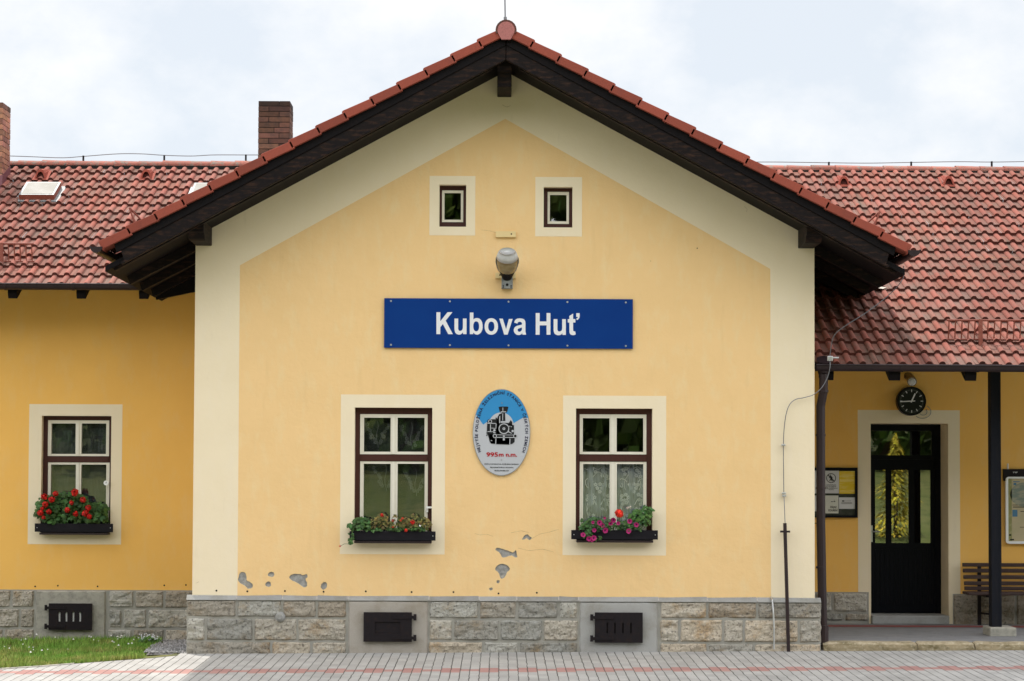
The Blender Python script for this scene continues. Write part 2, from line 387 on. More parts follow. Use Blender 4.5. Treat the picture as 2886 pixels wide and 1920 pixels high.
# ---- openings of the gable front
OPL = RF(1000, 1148.5, 1216.5, 1519, 0); OPR = RF(1623.4, 1151, 1838.5, 1521, 0)
TRL = RF(961, 1112, 1253, 1563, 0);     TRR = RF(1587, 1115, 1877, 1566, 0)
AL = RF(1238.5, 520.5, 1313.5, 639.5, 0); AR = RF(1532.5, 527, 1613.5, 641.5, 0)
ATL = RF(1211, 496, 1339, 664, 0);      ATR = RF(1509, 499, 1640, 667, 0)
q8 = crop(600, 1600, 1.813); q7 = crop(900, 1050, 2.357); qd = crop(0, 0, .81667)
flk = [
 (q8, [(130,50),(138,25),(152,20),(168,28),(173,50),(170,66),(190,73),(207,88),(198,106),(178,109),(165,92),(142,82),(128,68)]),
 (q8, [(280,30),(298,19),(315,28),(313,44),(296,49),(282,42)]), (q8, [(268,80),(283,68),(298,78),(296,95),(280,101),(269,93)]),
 (q8, [(388,48),(402,35),(426,30),(445,32),(460,40),(482,31),(484,50),(470,58),(483,76),(481,97),(465,103),(448,90),(428,75),(400,66)]),
 (q8, [(552,88),(566,73),(584,76),(584,97),(572,111),(560,114),(550,102)]),
 (q7, [(1165,1180),(1180,1162),(1212,1170),(1242,1180),(1272,1190),(1290,1198),(1306,1176),(1309,1200),(1318,1227),(1300,1231),(1280,1215),(1250,1222),(1214,1234),(1205,1205),(1188,1190)]),
 (qd, [(1137,1310),(1150,1297),(1166,1299),(1176,1310),(1166,1318),(1162,1330),(1152,1334),(1148,1318)]),
 (q7, [(1343,1112),(1363,1082),(1380,1072),(1397,1088),(1412,1100),(1400,1114),(1384,1108),(1377,1096),(1362,1112)]),
 (qd, [(1142,1336),(1150,1335),(1150,1342),(1144,1343)]), (qd, [(1125,1355),(1133,1351),(1134,1358),(1127,1360)]),
]
FL = []
for fn, pts in flk:
    lp = [(p.x, p.z) for p in (fn(x, y) for x, y in pts)]
    sp_ = soft(lp, 2); FL.append([(x + .006*noise.noise(Vector((x*60, z*60, 1))), z + .006*noise.noise(Vector((x*60, z*60, 9)))) for x, z in sp_])
inset = [(F(669,1678,0).x, ZP), (F(2173,1684,0).x, ZP)] + [(F(x, y, 0).x, F(x, y, 0).z) for x, y in ((2171,758),(1424,335),(676,748))]
zc = ZS - TG * HW + .03
outline = [(XL, ZP), (inset[0][0], ZP), (inset[1][0], ZP), (XR, ZP), (XR, zc), (XC, ZS + .03), (XL, zc)]
w = MB()
# cream frame of the gable: a U-shaped band round the ochre field
A = [(XL, ZP), inset[0], inset[4], inset[3], (XC, ZS + .03), (XL, zc)]
B = [inset[1], (XR, ZP), (XR, zc), (XC, ZS + .03), inset[3], inset[2]]
w.holes([A], 0, 1); w.holes([B], 0, 1)
w.holes([inset, loop(TRL), loop(TRR), loop(ATL), loop(ATR)] + FL, 0, 0)
for tr, op in ((TRL, OPL), (TRR, OPR), (ATL, AL), (ATR, AR)):
    w.holes([loop(tr), loop(op)], -.002, 1); reveals(w, tr, -.002, 0, 1)
    reveals(w, op, -.002, .30, 1)
for lp in FL:                                        # flaked-off plaster: shallow pits down to the render
    n = len(lp)
    w.holes([lp], .012, 2)
    for i in range(n):
        a, b = lp[i], lp[(i + 1) % n]
        w.face([(a[0],0,a[1]),(b[0],0,b[1]),(b[0],.012,b[1]),(a[0],.012,a[1])], 1)
for x, y in ((610,1665),(697,1667),(803,1666),(912,1668),(1031,1667),(1160,1669),(1278,1669),(1405,1673),(1513,1671)):
    p = F(x, y, 0); w.disc((p.x, p.z), .011, -.0015, 3, 10)
for x, y, r in ((1965,700,.007),(1834,736,.004),(1700,1300,.004),(2240,590,.004)):
    p = F(x, y, 0); w.disc((p.x, p.z), r, -.0015, 3, 7)
def crack(pts, wd=.0013):
    P = [F(x, y, 0) for x, y in pts]
    for p_, q_ in zip(P, P[1:]):
        n_ = Vector((-(q_-p_).z, 0, (q_-p_).x)).normalized()*wd
        w.face([(p_.x+n_.x,-.0012,p_.z+n_.z),(q_.x+n_.x*.6,-.0012,q_.z+n_.z*.6),(q_.x-n_.x*.6,-.0012,q_.z-n_.z*.6),(p_.x-n_.x,-.0012,p_.z-n_.z)], 4)
crack([(1397,656),(1385,652),(1372,650),(1356,648)])
crack([(1500,1518),(1520,1506),(1548,1500),(1575,1492)]); crack([(1460,1545),(1490,1552),(1530,1548),(1560,1556)]); crack([(1338,1504),(1352,1508),(1372,1506),(1390,1512)])
crack([(1440,1502),(1470,1496),(1492,1502)]); crack([(2098,582),(2106,590),(2104,598)]); crack([(1416,296),(1428,302),(1440,298)], .002)
crack([(1462,222),(1478,214),(1490,218)], .002); crack([(1592,1530),(1600,1538),(1612,1546),(1616,1552)]); crack([(1596,1514),(1602,1520)]); crack([(1725,1562),(1733,1556),(1740,1562)])
crack([(561,1640),(552,1644)]); crack([(690,1640),(700,1652),(697,1662)]); crack([(912,1660),(912,1672),(911,1682)], .001)
# side walls
for X in (XL, XR):
    w.face([(X,0,ZP-.05),(X,WY+.1,ZP-.05),(X,WY+.1,zc),(X,0,zc)], 1)
w.build('gable_wall', [M['ochre'], M['cream'], M['bare'], M['hole'], M['crack']], st)

# ---- windows
def rebuild(parent, name, op, white_out, panes, transom, Yw, dy, room_depth=1.1):
    """white_out: list of sash rects, panes: per sash list of pane rects"""
    Yf = Yw + dy
    fr = MB(); panel(fr, (op[0]-.01, op[1]-.01, op[2]+.01, op[3]+.01), white_out, Yf, .05)
    if transom: fr.box((transom[0], Yf-.018, transom[1]), (transom[2], Yf+.01, transom[3]))
    wn = fr.build(name, M['brownframe'], parent)
    sa = MB()
    for so, ps in zip(white_out, panes):
        panel(sa, so, ps, Yf - .006, .045)
        if len(ps) == 2:                              # meeting stile of the two casements
            mid = (ps[0][2] + ps[1][0]) / 2
            sa.box((mid-.024, Yf-.016, so[1]+.004), (mid+.008, Yf-.006, so[3]-.004))
        for p in ps:                                  # glazing beads
            for (x0, z0, x1, z1) in ((p[0]-.012,p[1],p[0],p[3]),(p[2],p[1],p[2]+.012,p[3]),(p[0]-.012,p[3],p[2]+.012,p[3]+.012)):
                sa.box((x0, Yf-.011, z0), (x1, Yf-.006, z1))
    sa.build('sash', M['white'], wn)
    g = MB()
    for ps in panes:
        for p in ps: g.face([(p[0],Yf+.02,p[1]),(p[2],Yf+.02,p[1]),(p[2],Yf+.02,p[3]),(p[0],Yf+.02,p[3])])
    g.build('pane', M['glass'], wn)
    r = MB(); x0, z0, x1, z1 = op[0]-.15, op[1]-.1, op[2]+.15, op[3]+.1; a, b = Yf+.055, Yf+room_depth
    r.face([(x0,b,z0),(x1,b,z0),(x1,b,z1),(x0,b,z1)])
    for P in ((x0,z0,x1,z0),(x0,z1,x1,z1),(x0,z0,x0,z1),(x1,z0,x1,z1)):
        r.face([(P[0],a,P[1]),(P[2],a,P[3]),(P[2],b,P[3]),(P[0],b,P[1])])
    r.build('room_interior', M['room'], wn)
    return wn
def cr(fn, t, Y): return rect(fn(t[0], t[1], Y), fn(t[2], t[3], Y))
YF = .10
q = lambda t: cr(q7, t, YF)
WL = rebuild(st, 'window', OPL, [q((272,277,718,545)), q((272,590,718,1092))],
    [[q((297,300,473,527)), q((520,300,698,527))], [q((295,606,471,1068)), q((520,606,698,1068))]], q((272,546,716,589)), 0, YF)
WR = rebuild(st, 'window', OPR, [q((1730,278,2172,545)), q((1730,592,2172,1095))],
    [[q((1750,303,1928,528)), q((1975,303,2152,528))], [q((1752,608,1928,1070)), q((1976,608,2152,1070))]], q((1732,547,2170,591)), 0, YF)
qa = crop(1100, 0, 2.239); q = lambda t: cr(qa, t, YF)
W1 = rebuild(st, 'attic_window', AL, [q((327,1203,460,1403))], [[q((342,1218,445,1388))]], None, 0, YF)
W2 = rebuild(st, 'attic_window', AR, [q((993,1212,1127,1414))], [[q((1007,1230,1112,1398))]], None, 0, YF)
for wn in (WL,):
    h = MB(); p = q7(717, 903, YF-.02); h.box((p.x-.012, YF-.03, p.z-.045), (p.x+.012, YF-.006, p.z+.02)); h.box((p.x-.01, YF-.06, p.z), (p.x+.095, YF-.04, p.z+.022))
    h.build('handle', M['whitebright'], wn, bevel=.004)

# ---- wings
qw = crop(60, 1140, 3.92)
OPW = rect(qw(228, 125, WY), qw(982, 1395, WY)); TRW = RF(83, 1139, 341, 1535, WY)
ZPW = F(250, 1662, WY).z
w = MB(); X0, X1 = -8.6, XL + .02
w.holes([[(X0,ZPW-.02),(X1,ZPW-.02),(X1,4.75),(X0,4.75)], loop(TRW)], WY, 0)
w.holes([loop(TRW), loop(OPW)], WY-.002, 1); reveals(w, TRW, WY-.002, WY, 1); reveals(w, OPW, WY-.002, WY+.3, 1)
for x, y in ((99,1653),(163,1651),(275,1653),(463,1650),(524,1649)):
    p = F(x, y, WY); w.disc((p.x, p.z), .011, WY-.0015, 2, 10)
w.build('wing_wall', [M['deep'], M['cream'], M['hole']], st)
q = lambda t: cr(qw, t, WY + YF)
WW = rebuild(st, 'window', OPW, [q((298,175,968,573)), q((298,640,968,1385))],
    [[q((335,210,600,548)), q((668,210,937,548))], [q((329,664,598,1350)), q((664,664,934,1350))]], q((298,575,962,639)), WY, YF)
# right wing with the door opening
qo = crop(2420, 1140, 2.45)
a = qo(72, 130, WY); b = qo(622, 1490, WY)
DOOR = (a.x + .02, F(2460, 1765, WY).z, b.x, a.z)
ta = qo(-6, 38, WY); tb = qo(703, 1490, WY)
TRD = (ta.x, DOOR[1], tb.x, ta.z)
FLZ = .16
w = MB(); X0, X1 = XR - .02, 8.6; zt = 4.86
w.holes([[(X0,FLZ),(TRD[0],FLZ),(TRD[0],TRD[3]),(TRD[2],TRD[3]),(TRD[2],FLZ),(X1,FLZ),(X1,zt),(X0,zt)]], WY, 0)
w.holes([[(TRD[0],FLZ),(DOOR[0],FLZ),(DOOR[0],DOOR[3]),(DOOR[2],DOOR[3]),(DOOR[2],FLZ),(TRD[2],FLZ),(TRD[2],TRD[3]),(TRD[0],TRD[3])]], WY-.002, 1)
DD = .45
for (x0,z0,x1,z1) in ((DOOR[0],FLZ,DOOR[0],DOOR[3]),(DOOR[2],FLZ,DOOR[2],DOOR[3]),(DOOR[0],DOOR[3],DOOR[2],DOOR[3])):
    w.face([(x0,WY-.002,z0),(x1,WY-.002,z1),(x1,WY+DD+.1,z1),(x0,WY+DD+.1,z0)], 1)
w.build('wing_wall', [M['deep'], M['cream']], st)

# ---- door
YD = WY + DD
p = lambda x, y: qo(x, y, YD)
dz0 = p(300, 1442).z
fo = (DOOR[0]-.02, dz0, p(570, 0+600).x, DOOR[3]+.02)
tl = rect(p(78, 182), p(505, 352))
leaf = rect(p(84, 380), p(528, 1440))
d = MB(); panel(d, (fo[0], dz0, DOOR[2]+.02, fo[3]), [tl, (leaf[0], dz0+.002, leaf[2], leaf[3])], YD, .07)
dr = d.build('door', M['dooriron'], st)
lp = [rect(p(115,452), p(190,958)), rect(p(228,452), p(349,958)), rect(p(386,452), p(500,958))]
d = MB(); panel(d, leaf, lp, YD+.02, .045)
for k in range(13):                                   # tongue-and-groove lower boards
    x = p(118 + k*32.5, 1000); z1 = x.z
    d.box((x.x, YD+.012, dz0+.12), (x.x+.052, YD+.02, z1))
lf = d.build('door_leaf', M['dooriron'], dr)
g = MB()
for r_ in lp + [tl]: g.face([(r_[0],YD+.035,r_[1]),(r_[2],YD+.035,r_[1]),(r_[2],YD+.035,r_[3]),(r_[0],YD+.035,r_[3])])
g.build('pane', M['doorglass'], dr)
h = MB(); a = p(83, 836); b = p(96, 950); h.box((a.x, YD-.004, b.z), (b.x, YD+.018, a.z)); c = p(88, 878)
h.tube([(c.x+.012, YD, c.z), (c.x+.012, YD-.05, c.z), (c.x+.10, YD-.05, c.z)], .009, 8)
h.build('handle', M['screw'], dr)
r = MB(); x0, z0, x1, z1 = fo[0], dz0, DOOR[2], fo[3]; a, b = YD+.08, YD+1.5
r.face([(x0,b,z0),(x1,b,z0),(x1,b,z1),(x0,b,z1)])
for P in ((x0,z0,x1,z0),(x0,z1,x1,z1),(x0,z0,x0,z1),(x1,z0,x1,z1)):
    r.face([(P[0],a,P[1]),(P[2],a,P[3]),(P[2],b,P[3]),(P[0],b,P[1])])
r.build('room_interior', M['room'], dr)
s_ = MB(); s_.box((DOOR[0]+.004, WY-.06, FLZ), (DOOR[2]-.004, YD+.1, dz0)); s_.build('door_step', M['dressed'], st, bevel=.01)

# ---- granite plinths: every block a bulging split face in a bed of mortar
def block(mb, x0, x1, z0, z1, Yf, bul=.03, smooth=False, m=0):
    x0, x1, z0, z1 = x0+.004, x1-.004, z0+.004, z1-.004
    nx = max(4, int((x1-x0)/.022)); nz = max(4, int((z1-z0)/.022)); sd = Vector((rnd(0,50), rnd(0,50), rnd(0,50)))
    g_ = rnd(.70, 1.16); wv = rnd(-.03, .12); t = (g_*(1+wv), g_, g_*(1-wv)); vs = []; fs = []
    ang = rnd(-.6, .6)
    for j in range(nz+1):
        for i in range(nx+1):
            u, v = i/nx, j/nz; x = x0+(x1-x0)*u; z = z0+(z1-z0)*v
            P = Vector((x*7 + z*ang*7, 0, z*13)) + sd
            e = min(min(u,1-u)*(x1-x0), min(v,1-v)*(z1-z0)); k = min(1, e/(.028 + .02*abs(noise.noise(P*.6)))); k = k*(2-k)
            h = noise.fractal(P, .9, 2.1, 4) if not smooth else 0
            y = Yf - k*(bul*.45 + (h*.020 if not smooth else 0))
            ex = noise.noise(P*1.1)*.011 if (i in (0,nx)) else 0; ez = noise.noise(P*1.1+sd)*.010 if (j in (0,nz)) else 0
            if e == 0: y = Yf + .02
            vs.append((x+ex, y, z+ez))
    for j in range(nz):
        for i in range(nx): a = j*(nx+1)+i; fs.append((a, a+1, a+nx+2, a+nx+1))
    mb.raw(vs, fs, m, t)
YP = -.06
pl = MB()
cA = crop(520, 1660, 4.91); cB = crop(1200, 1660, 5.124); cC = crop(1840, 1660, 4.533)
xl, xr = F(523, 1750, YP).x, F(2316, 1750, YP).x
zt = cB(1000, 172, YP).z; zb = -.35
def xs(fn, v): return fn(v, 500, YP).x
ZT = zt; Z1 = cA(500, 400, YP).z; Z2 = cA(500, 722, YP).z; Z1b = cB(1000, 440, YP).z; Z2b = cB(1000, 760, YP).z; Z1c = cC(1000, 388, YP).z; Z2c = cC(1000, 692, YP).z
for fn, rows in ((cA, ((Z1, ZT, ((20,712),(716,1345),(1350,1825),(1830,2245))), (Z2, Z1, ((20,288),(292,950),(955,1558),(1562,2245))), (zb, Z2, ((20,1200),(1204,1752),(1756,2245))))),
                 (cB, ((Z1b, ZT, ((40,765),(770,1310),(1320,1915),(1925,2200))), (Z2b, Z1b, ((40,392),(396,1065),(1068,1688),(1692,2205))), (zb, Z2b, ((30,830),(834,1345),(1349,2205))))),
                 (cC, ((Z1c, ZT, ((90,698),(702,1335),(1339,2160))), (Z2c, Z1c, ((85,340),(345,895),(902,1162),(1166,1866),(1870,2160))), (zb, Z2c, ((85,700),(705,1290),(1295,2160)))))):
    for z0, z1, xx in rows:
        for a, b in xx: block(pl, xs(fn, a), min(xs(fn, b), xr), z0, z1, YP+.012, .020)
# dressed slabs round the cellar hatches
H1 = (F(980,1700,YP).x, F(1209,1700,YP).x); H2 = (F(1631,1700,YP).x, F(1857,1700,YP).x)
for a, b in (H1, H2): block(pl, a, b, zb, ZT, YP+.012, .03, True, 1)
# mortar bed, with the sloped weathering on top
pl.box((xl+.01, YP+.022, zb), (xr-.01, .10, ZT), 2)
t_ = .9
edges = sorted(xs(cA,v) for v in (20,714,1348,1828)) + [H1[0], H1[1]] + [xs(cB,v) for v in (768,1315,1920)] + [H2[0], H2[1]] + [xs(cC,v) for v in (700,1337)] + [xr]
edges[0] = xl
for a, b in zip(edges, edges[1:]):
    g_ = rnd(.72, .92); dz = rnd(-.006, .006)
    pl.face([(a+.004, YP, ZT-.004), (b-.004, YP, ZT-.004), (b-.004, .004, ZP+.006+dz), (a+.004, .004, ZP+.006-dz)], 3, (g_, g_, g_))
pl.face([(xl, YP+.001, ZT-.004), (XL, .003, ZP+.004), (XL, 3, ZP+.004), (xl, 3, ZT-.004)], 3)
pl.face([(xr, YP+.001, ZT-.004), (XR, .003, ZP+.004), (XR, .16, ZP+.004), (xr, .16, ZT-.004)], 3)
for X, y1 in ((xl, 3.0), (xr, .05)): pl.box((X+.012 if X < 0 else X-.12, YP+.035, zb), (X+.12 if X < 0 else X-.012, y1, ZT-.004), 3, (.95,.95,.93))
pl.box((XR-.2, .05, zb), (XR+.004, 3.0, ZP), 3)
pl.build('plinth', [M['stone'], M['dressed'], M['mortar'], M['dressed']], st)

pw = MB(); cW = crop(0, 1640, 4.209); YQ = WY - .03
zr = lambda y: cW(1000, y, YQ).z
hx = lambda v: cW(v, 300, YQ).x
for z0, z1, xx in ((zr(313), zr(98), ((-700,-330),(-325,126),(131,404),(1282,1588),(1592,1942),(1946,2290))),
                   (zr(553), zr(317), ((-560,-240),(-236,230),(234,408),(1282,1448),(1452,1744),(1748,2290))),
                   (-.5, zr(557), ((-700,-210),(-206,44),(48,408),(1272,1572),(1576,1950),(1954,2290)))):
    for a, b in xx: block(pw, hx(a), hx(b), z0, z1, YQ+.012, .022)
block(pw, hx(412), hx(1262), zr(712), zr(98), YQ+.008, .025, True, 1)
pw.box((hx(-900), YQ+.02, -.6), (XL+.02, WY+.1, zr(97)), 2)
pw.build('plinth', [M['stone'], M['concrete'], M['mortar']], st)

pr = MB(); cR = crop(2200, 1400, 3.016); YQ = WY - .03
bx = lambda v: cR(v, 900, YQ).x
bz = lambda v: cR(600, v, YQ).z
for a, b, c, d_ in ((300,440,812,985),(450,742,815,985),(300,540,990,1062),(548,752,990,1062)): block(pr, bx(a), bx(b), bz(d_), bz(c), YQ+.01, .03)
for a, b, c, d_ in ((1466,2000,822,1072),(2004,2600,822,1072)): block(pr, bx(a), bx(b), bz(d_)-.05, bz(c), YQ+.01, .02, False)
pr.box((bx(280), YQ+.02, 0), (bx(752), WY+.1, bz(812)), 2); pr.box((bx(1468), YQ+.02, 0), (8.6, WY+.1, bz(824)), 2)
pr.build('plinth', [M['stone'], M['dressed'], M['mortar']], st)

# ---- cellar hatches
def hatch(r, Y, hinge_right, slots=None, recess=None, pale=False):
    b = MB(); holes = []
    if slots: holes = slots
    if recess: holes = [recess]
    panel(b, r, holes, Y-.030, .028)
    if recess: b.box((recess[0], Y-.016, recess[1]), (recess[2], Y-.012, recess[3]))
    else: b.box((r[0]+.01, Y-.006, r[1]+.01), (r[2]-.01, Y-.002, r[3]-.01))
    k = (r[0]+.045) if hinge_right else (r[2]-.045)
    b.disc((k, (r[1]+r[3])/2), .012, Y-.0315, 1, 10)
    o = b.build('cellar_hatch', [M['iron'], M['hole']], st)
    e = 1 if hinge_right else -1; x = r[2] if hinge_right else r[0]; H = r[3]-r[1]
    for fz in (.16, .86):
        z = r[3] - fz*H; m = MB()
        m.box((x - e*.215, Y-.040, z-.018), (x + e*.03, Y-.031, z+.016)); m.tube([(x+e*.036, Y-.036, z-.035), (x+e*.036, Y-.036, z+.034)], .017, 10)
        m.box((x + e*.03, Y-.03, z-.012), (x+e*.045, Y+.02, z+.012))
        m.build('hinge', M['iron'], o)
    if pale:
        m = MB()
        for s in slots[:]: m.box((s[0]-.004, Y-.011, s[1]-.005), (s[2]+.002, Y-.007, s[3]+.005))
        m.build('vent_backing', M['pale'], o)
    return o
Yh = YP - .02
h1 = crop(1000, 1690, 10.455); h2 = crop(1640, 1690, 10.455)
hatch(rect(h1(265,370,Yh), h1(1680,1245,Yh)), Yh, True, recess=rect(h1(592,652,Yh), h1(1345,1005,Yh)))
hatch(rect(h2(380,378,Yh), h2(1787,1272,Yh)), Yh, False, slots=[rect(h2(x-24,682,Yh), h2(x+24,990,Yh)) for x in (745,970,1205,1440)])
Yh = WY - .06
hatch(rect(cW(585,255,Yh), cW(1093,572,Yh)), Yh, False, slots=[rect(cW(x-11,357,Yh), cW(x+11,470,Yh)) for x in (710,792,875,955)], pale=True)
# stub of a capped pipe in the plinth
p = cA(1320, 392, YP-.03); m = MB(); m.tube([(p.x,YP+.02,p.z),(p.x,YP-.03,p.z),(p.x,YP-.05,p.z)], [.06,.05,.03], 12); m.tube([(p.x,YP-.04,p.z),(p.x,YP-.075,p.z)], .022, 10)
m.build('pipe_stub', M['dressed'], st)

# ---- roofs
def tile_roof(name, mats, parent, O, U, S, Nn, a0, a1, length, gauge, per, keep, c0=0):
    mb = MB(); prof = []
    for k in (0, 1):
        for u in (-.5, -.30, -.248, -.238, -.205, -.14, -.07, 0, .07, .14, .205, .238, .248):
            h = .037 * math.sqrt(max(0, 1 - (u / .248) ** 2))
            prof.append((k + u, h))
        if k == 0: prof += [(.28, .009), (.31, .009), (.33, 0)]
    n = int((a1 - a0) / (2 * per)) + 1; nc = int(round(length / gauge))
    for c in range(c0, nc):
        s0, s1 = c * gauge - .015, (c + 1) * gauge
        for i in range(n):
            ab = a0 + i * 2 * per
            mid = O + U * (ab + per * .5) + S * ((s0 + s1) / 2)
            if ab > a1 or not keep(mid): continue
            g = rnd(.84, 1.1) * (1 + .22*noise.noise(mid*.55)); wv = rnd(-.04, .05); t = (g*(1+wv*.4), g*(1-wv*.3), g*(1-wv)); jl = rnd(-.004, .005); ju = rnd(-.002, .002); js = rnd(-.006, .006)
            pts = [(x, h) for x, h in prof] + [(1.5, 0)]
            lo = [O + U*(ab+x*per) + S*(s0+js) + Nn*(h+.040+jl) for x, h in pts]
            up = [O + U*(ab+x*per) + S*s1 + Nn*(h*.9+.004+ju) for x, h in pts]
            fr = [O + U*(ab+x*per) + S*(s0+js) + Nn*(h*.9-.004) for x, h in pts]
            m = len(pts)
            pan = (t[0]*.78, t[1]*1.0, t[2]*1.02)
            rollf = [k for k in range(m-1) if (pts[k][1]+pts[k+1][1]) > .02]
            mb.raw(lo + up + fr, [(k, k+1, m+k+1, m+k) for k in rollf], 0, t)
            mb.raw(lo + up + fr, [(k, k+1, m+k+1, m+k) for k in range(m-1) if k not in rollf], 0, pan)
            mb.raw(lo + up + fr, [(2*m+k, 2*m+k+1, k+1, k) for k in range(m-1)], 0, (t[0]*.34, t[1]*.30, t[2]*.30))  # lower tile edges darkened, course shadow put into the tint
    return mb.build(name, mats, parent)
P27 = math.atan(.525); CW, SW = math.cos(P27), math.sin(P27)
zw = lambda Y: 3.32 + .525 * (Y - .1)
zg = lambda x: ZR - .035 - TG * abs(x - XC)
GW = 6.0 / CW / 21
OW = Vector((0, .1, 3.285)); SWv = Vector((0, CW, SW)); NWv = Vector((0, -SW, CW)); UX = Vector((1, 0, 0))
def keepw(left):
    def k(p):
        if left and p.x > XC or (not left and p.x < XC): return False
        if p.x < XL - .02 or p.x > XR + .03: return True
        return zw(p.y) > zg(p.x) - .08 and p.y > 3
    return k
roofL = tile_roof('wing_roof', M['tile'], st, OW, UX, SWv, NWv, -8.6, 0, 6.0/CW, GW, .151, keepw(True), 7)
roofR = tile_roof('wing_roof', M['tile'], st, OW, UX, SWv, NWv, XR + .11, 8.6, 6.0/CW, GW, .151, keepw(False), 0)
mbv = MB()
# inner part of the right wing above the valley
roofV = tile_roof('wing_roof', M['tile'], st, OW, UX, SWv, NWv, XR + .11 - 15*.302, XR + .10, 6.0/CW, GW, .151, lambda p: zw(p.y) > zg(p.x) - .08 and p.y > 3 and p.x > XC, 8)
# boarding under the tiles, ridge tiles
PG = math.atan(TG); CG, SG = math.cos(PG), math.sin(PG)
GG = 4.43 / CG / 15
for s in (-1, 1):
    O = Vector((XC + s*4.43, 0, ZR - .035 - TG*4.43)); S = Vector((-s*CG, 0, SG)); Nn = Vector((s*SG, 0, CG))
    def kg(p, s=s):
        return p.y < 2.0 or zg(p.x) > zw(p.y) - .06
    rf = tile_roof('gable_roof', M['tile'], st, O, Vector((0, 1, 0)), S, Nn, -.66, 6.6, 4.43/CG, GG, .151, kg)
    if s < 0: gL = rf
    else: gR = rf
def band(s, d0, d1, o0, o1, square=True):
    return [(XC+s*d0, ZR-TG*d0-o0), (XC+s*d1, ZR-TG*d1-o0), (XC+s*(d1 - (o1-o0)*(.25 if square else 0)), ZR-TG*(d1 - (o1-o0)*(.25 if square else 0))-o1), (XC+s*d0, ZR-TG*d0-o1)]
for s, rf in ((-1, gL), (1, gR)):
    m = MB(); m.prism(band(s, 0, 4.40, .30, .315, False) if False else [(XC, ZS+.06), (XC+s*4.40, ZS+.06-TG*4.40), (XC+s*4.40, ZS-TG*4.40), (XC, ZS)], 'Y', -.76, 6.0)
    # boards seen from below: narrow grooves
    m.build('soffit', M['timber2'], rf)
    m = MB(); m.prism(band(s, 0.004, 4.29, .085, .190), 'Y', -.835, -.79); m.build('bargeboard', M['timber2'], rf, bevel=.004)
    m = MB(); m.prism(band(s, 0.004, 4.22, .178, .335), 'Y', -.82, -.775); m.prism(band(s, 0.004, 4.215, .322, .352), 'Y', -.832, -.765)
    m.build('bargeboard', M['timber'], rf, bevel=.004)
    for Y in (-.70, .20, 1.0, 1.8):
        m = MB(); d0, d1 = (3.30 if Y < 0 else HW+.005), 4.33
        if Y < 0: d0 = .15
        m.prism([(XC+s*d0, ZS-TG*d0), (XC+s*d1, ZS-TG*d1), (XC+s*(d1-.03), ZS-TG*d1-(.09 if Y > 0 else .02)), (XC+s*d0, ZS-TG*d0-(.12 if Y > 0 else .03))], 'Y', Y, Y+.1)
        m.build('rafter', M['timber'], rf, bevel=.004)
    # verge tiles: a saw-tooth row, each lapping the one below
    for i in range(15):
        s0, s1 = i*GG - .02, (i+1)*GG + .012
        Pt = lambda sl, n: (XC + s*(4.43 - sl*CG) + s*n*SG, ZR - TG*4.43 + sl*SG + n*CG)
        j = rnd(-.004, .004); g = rnd(.82, 1.12)
        pol = [Pt(s0, -.090+j), Pt(s0+.02, -.070+j), Pt(s1, -.086), Pt(s1, .004), Pt(s0+.02, .028+j), Pt(s0, .022+j)]
        m = MB(); m.prism(pol, 'Y', -.885, -.62, 0, (g, g, g)); o = m.build('verge_tile', M['verge'], rf, bevel=.006)
    # eave gutter
    m = MB(); gx = XC + s*4.475; gz = ZR - TG*4.43 - .045
    prof = [(gx + .068*math.cos(a), gz + .068*math.sin(a)) for a in [math.pi + math.pi*k/12 for k in range(13)]]
    inn = [(gx + .060*math.cos(a), gz + .060*math.sin(a)) for a in [2*math.pi - math.pi*k/12 for k in range(13)]]
    m.prism(prof + inn, 'Y', -.90, 2.28); m.prism(prof, 'Y', -.905, -.898); m.tube([(gx+s*.068, -.9, gz), (gx+s*.068, 2.28, gz)], .009, 8)
    for Y in (-.1, .75, 1.55): m.prism([(gx+.072*math.cos(a), gz+.072*math.sin(a)) for a in [math.pi + math.pi*k/12 for k in range(13)]] + [(gx+.069*math.cos(a), gz+.069*math.sin(a)) for a in [2*math.pi - math.pi*k/12 for k in range(13)]], 'Y', Y, Y+.03)
    m.build('gutter', M['gutter'], rf)
    # purlin end on the wall corner
    pa = F(1150/1, 0, 0)
    m = MB(); xa, xb = XC + s*(HW-.005), XC + s*(HW-.185); zt_, zb_ = ZS - TG*HW + .03, 4.625
    prof = [(.02, zb_), (-.52, zb_), (-.57, zb_+.015), (-.62, zb_+.07), (-.66, zb_+.085), (-.66, zt_+.12), (.02, zt_+.12)]
    m.prism(prof, 'X', min(xa, xb), max(xa, xb)); m.build('purlin', M['timber'], rf, bevel=.008)
    # boarded closing panel behind the eave
    m = MB()
    if s < 0: m.prism([(XC-4.29, 4.175), (XL-.003, 4.335), (XL-.003, ZS-TG*HW), (XC-4.29, ZS-TG*4.29)], 'Y', 1.93, 1.99); m.build('soffit_panel', M['timber2'], rf)
# ridge purlin
m = MB(); prof = [(.02, 6.30), (-.60, 6.30), (-.60, 6.47), (-.62, 6.49), (-.66, 6.52), (-.66, 6.66), (.02, 6.66)]
pa, pb = F(1401.5, 220, -.62), F(1442, 220, -.62); zz = F(1421, 246, -.6).z
prof = [(p[0], p[1] - 6.30 + zz) for p in prof]
m.prism(prof, 'X', pa.x, pb.x); m.build('purlin', M['timber'], gL, bevel=.008)
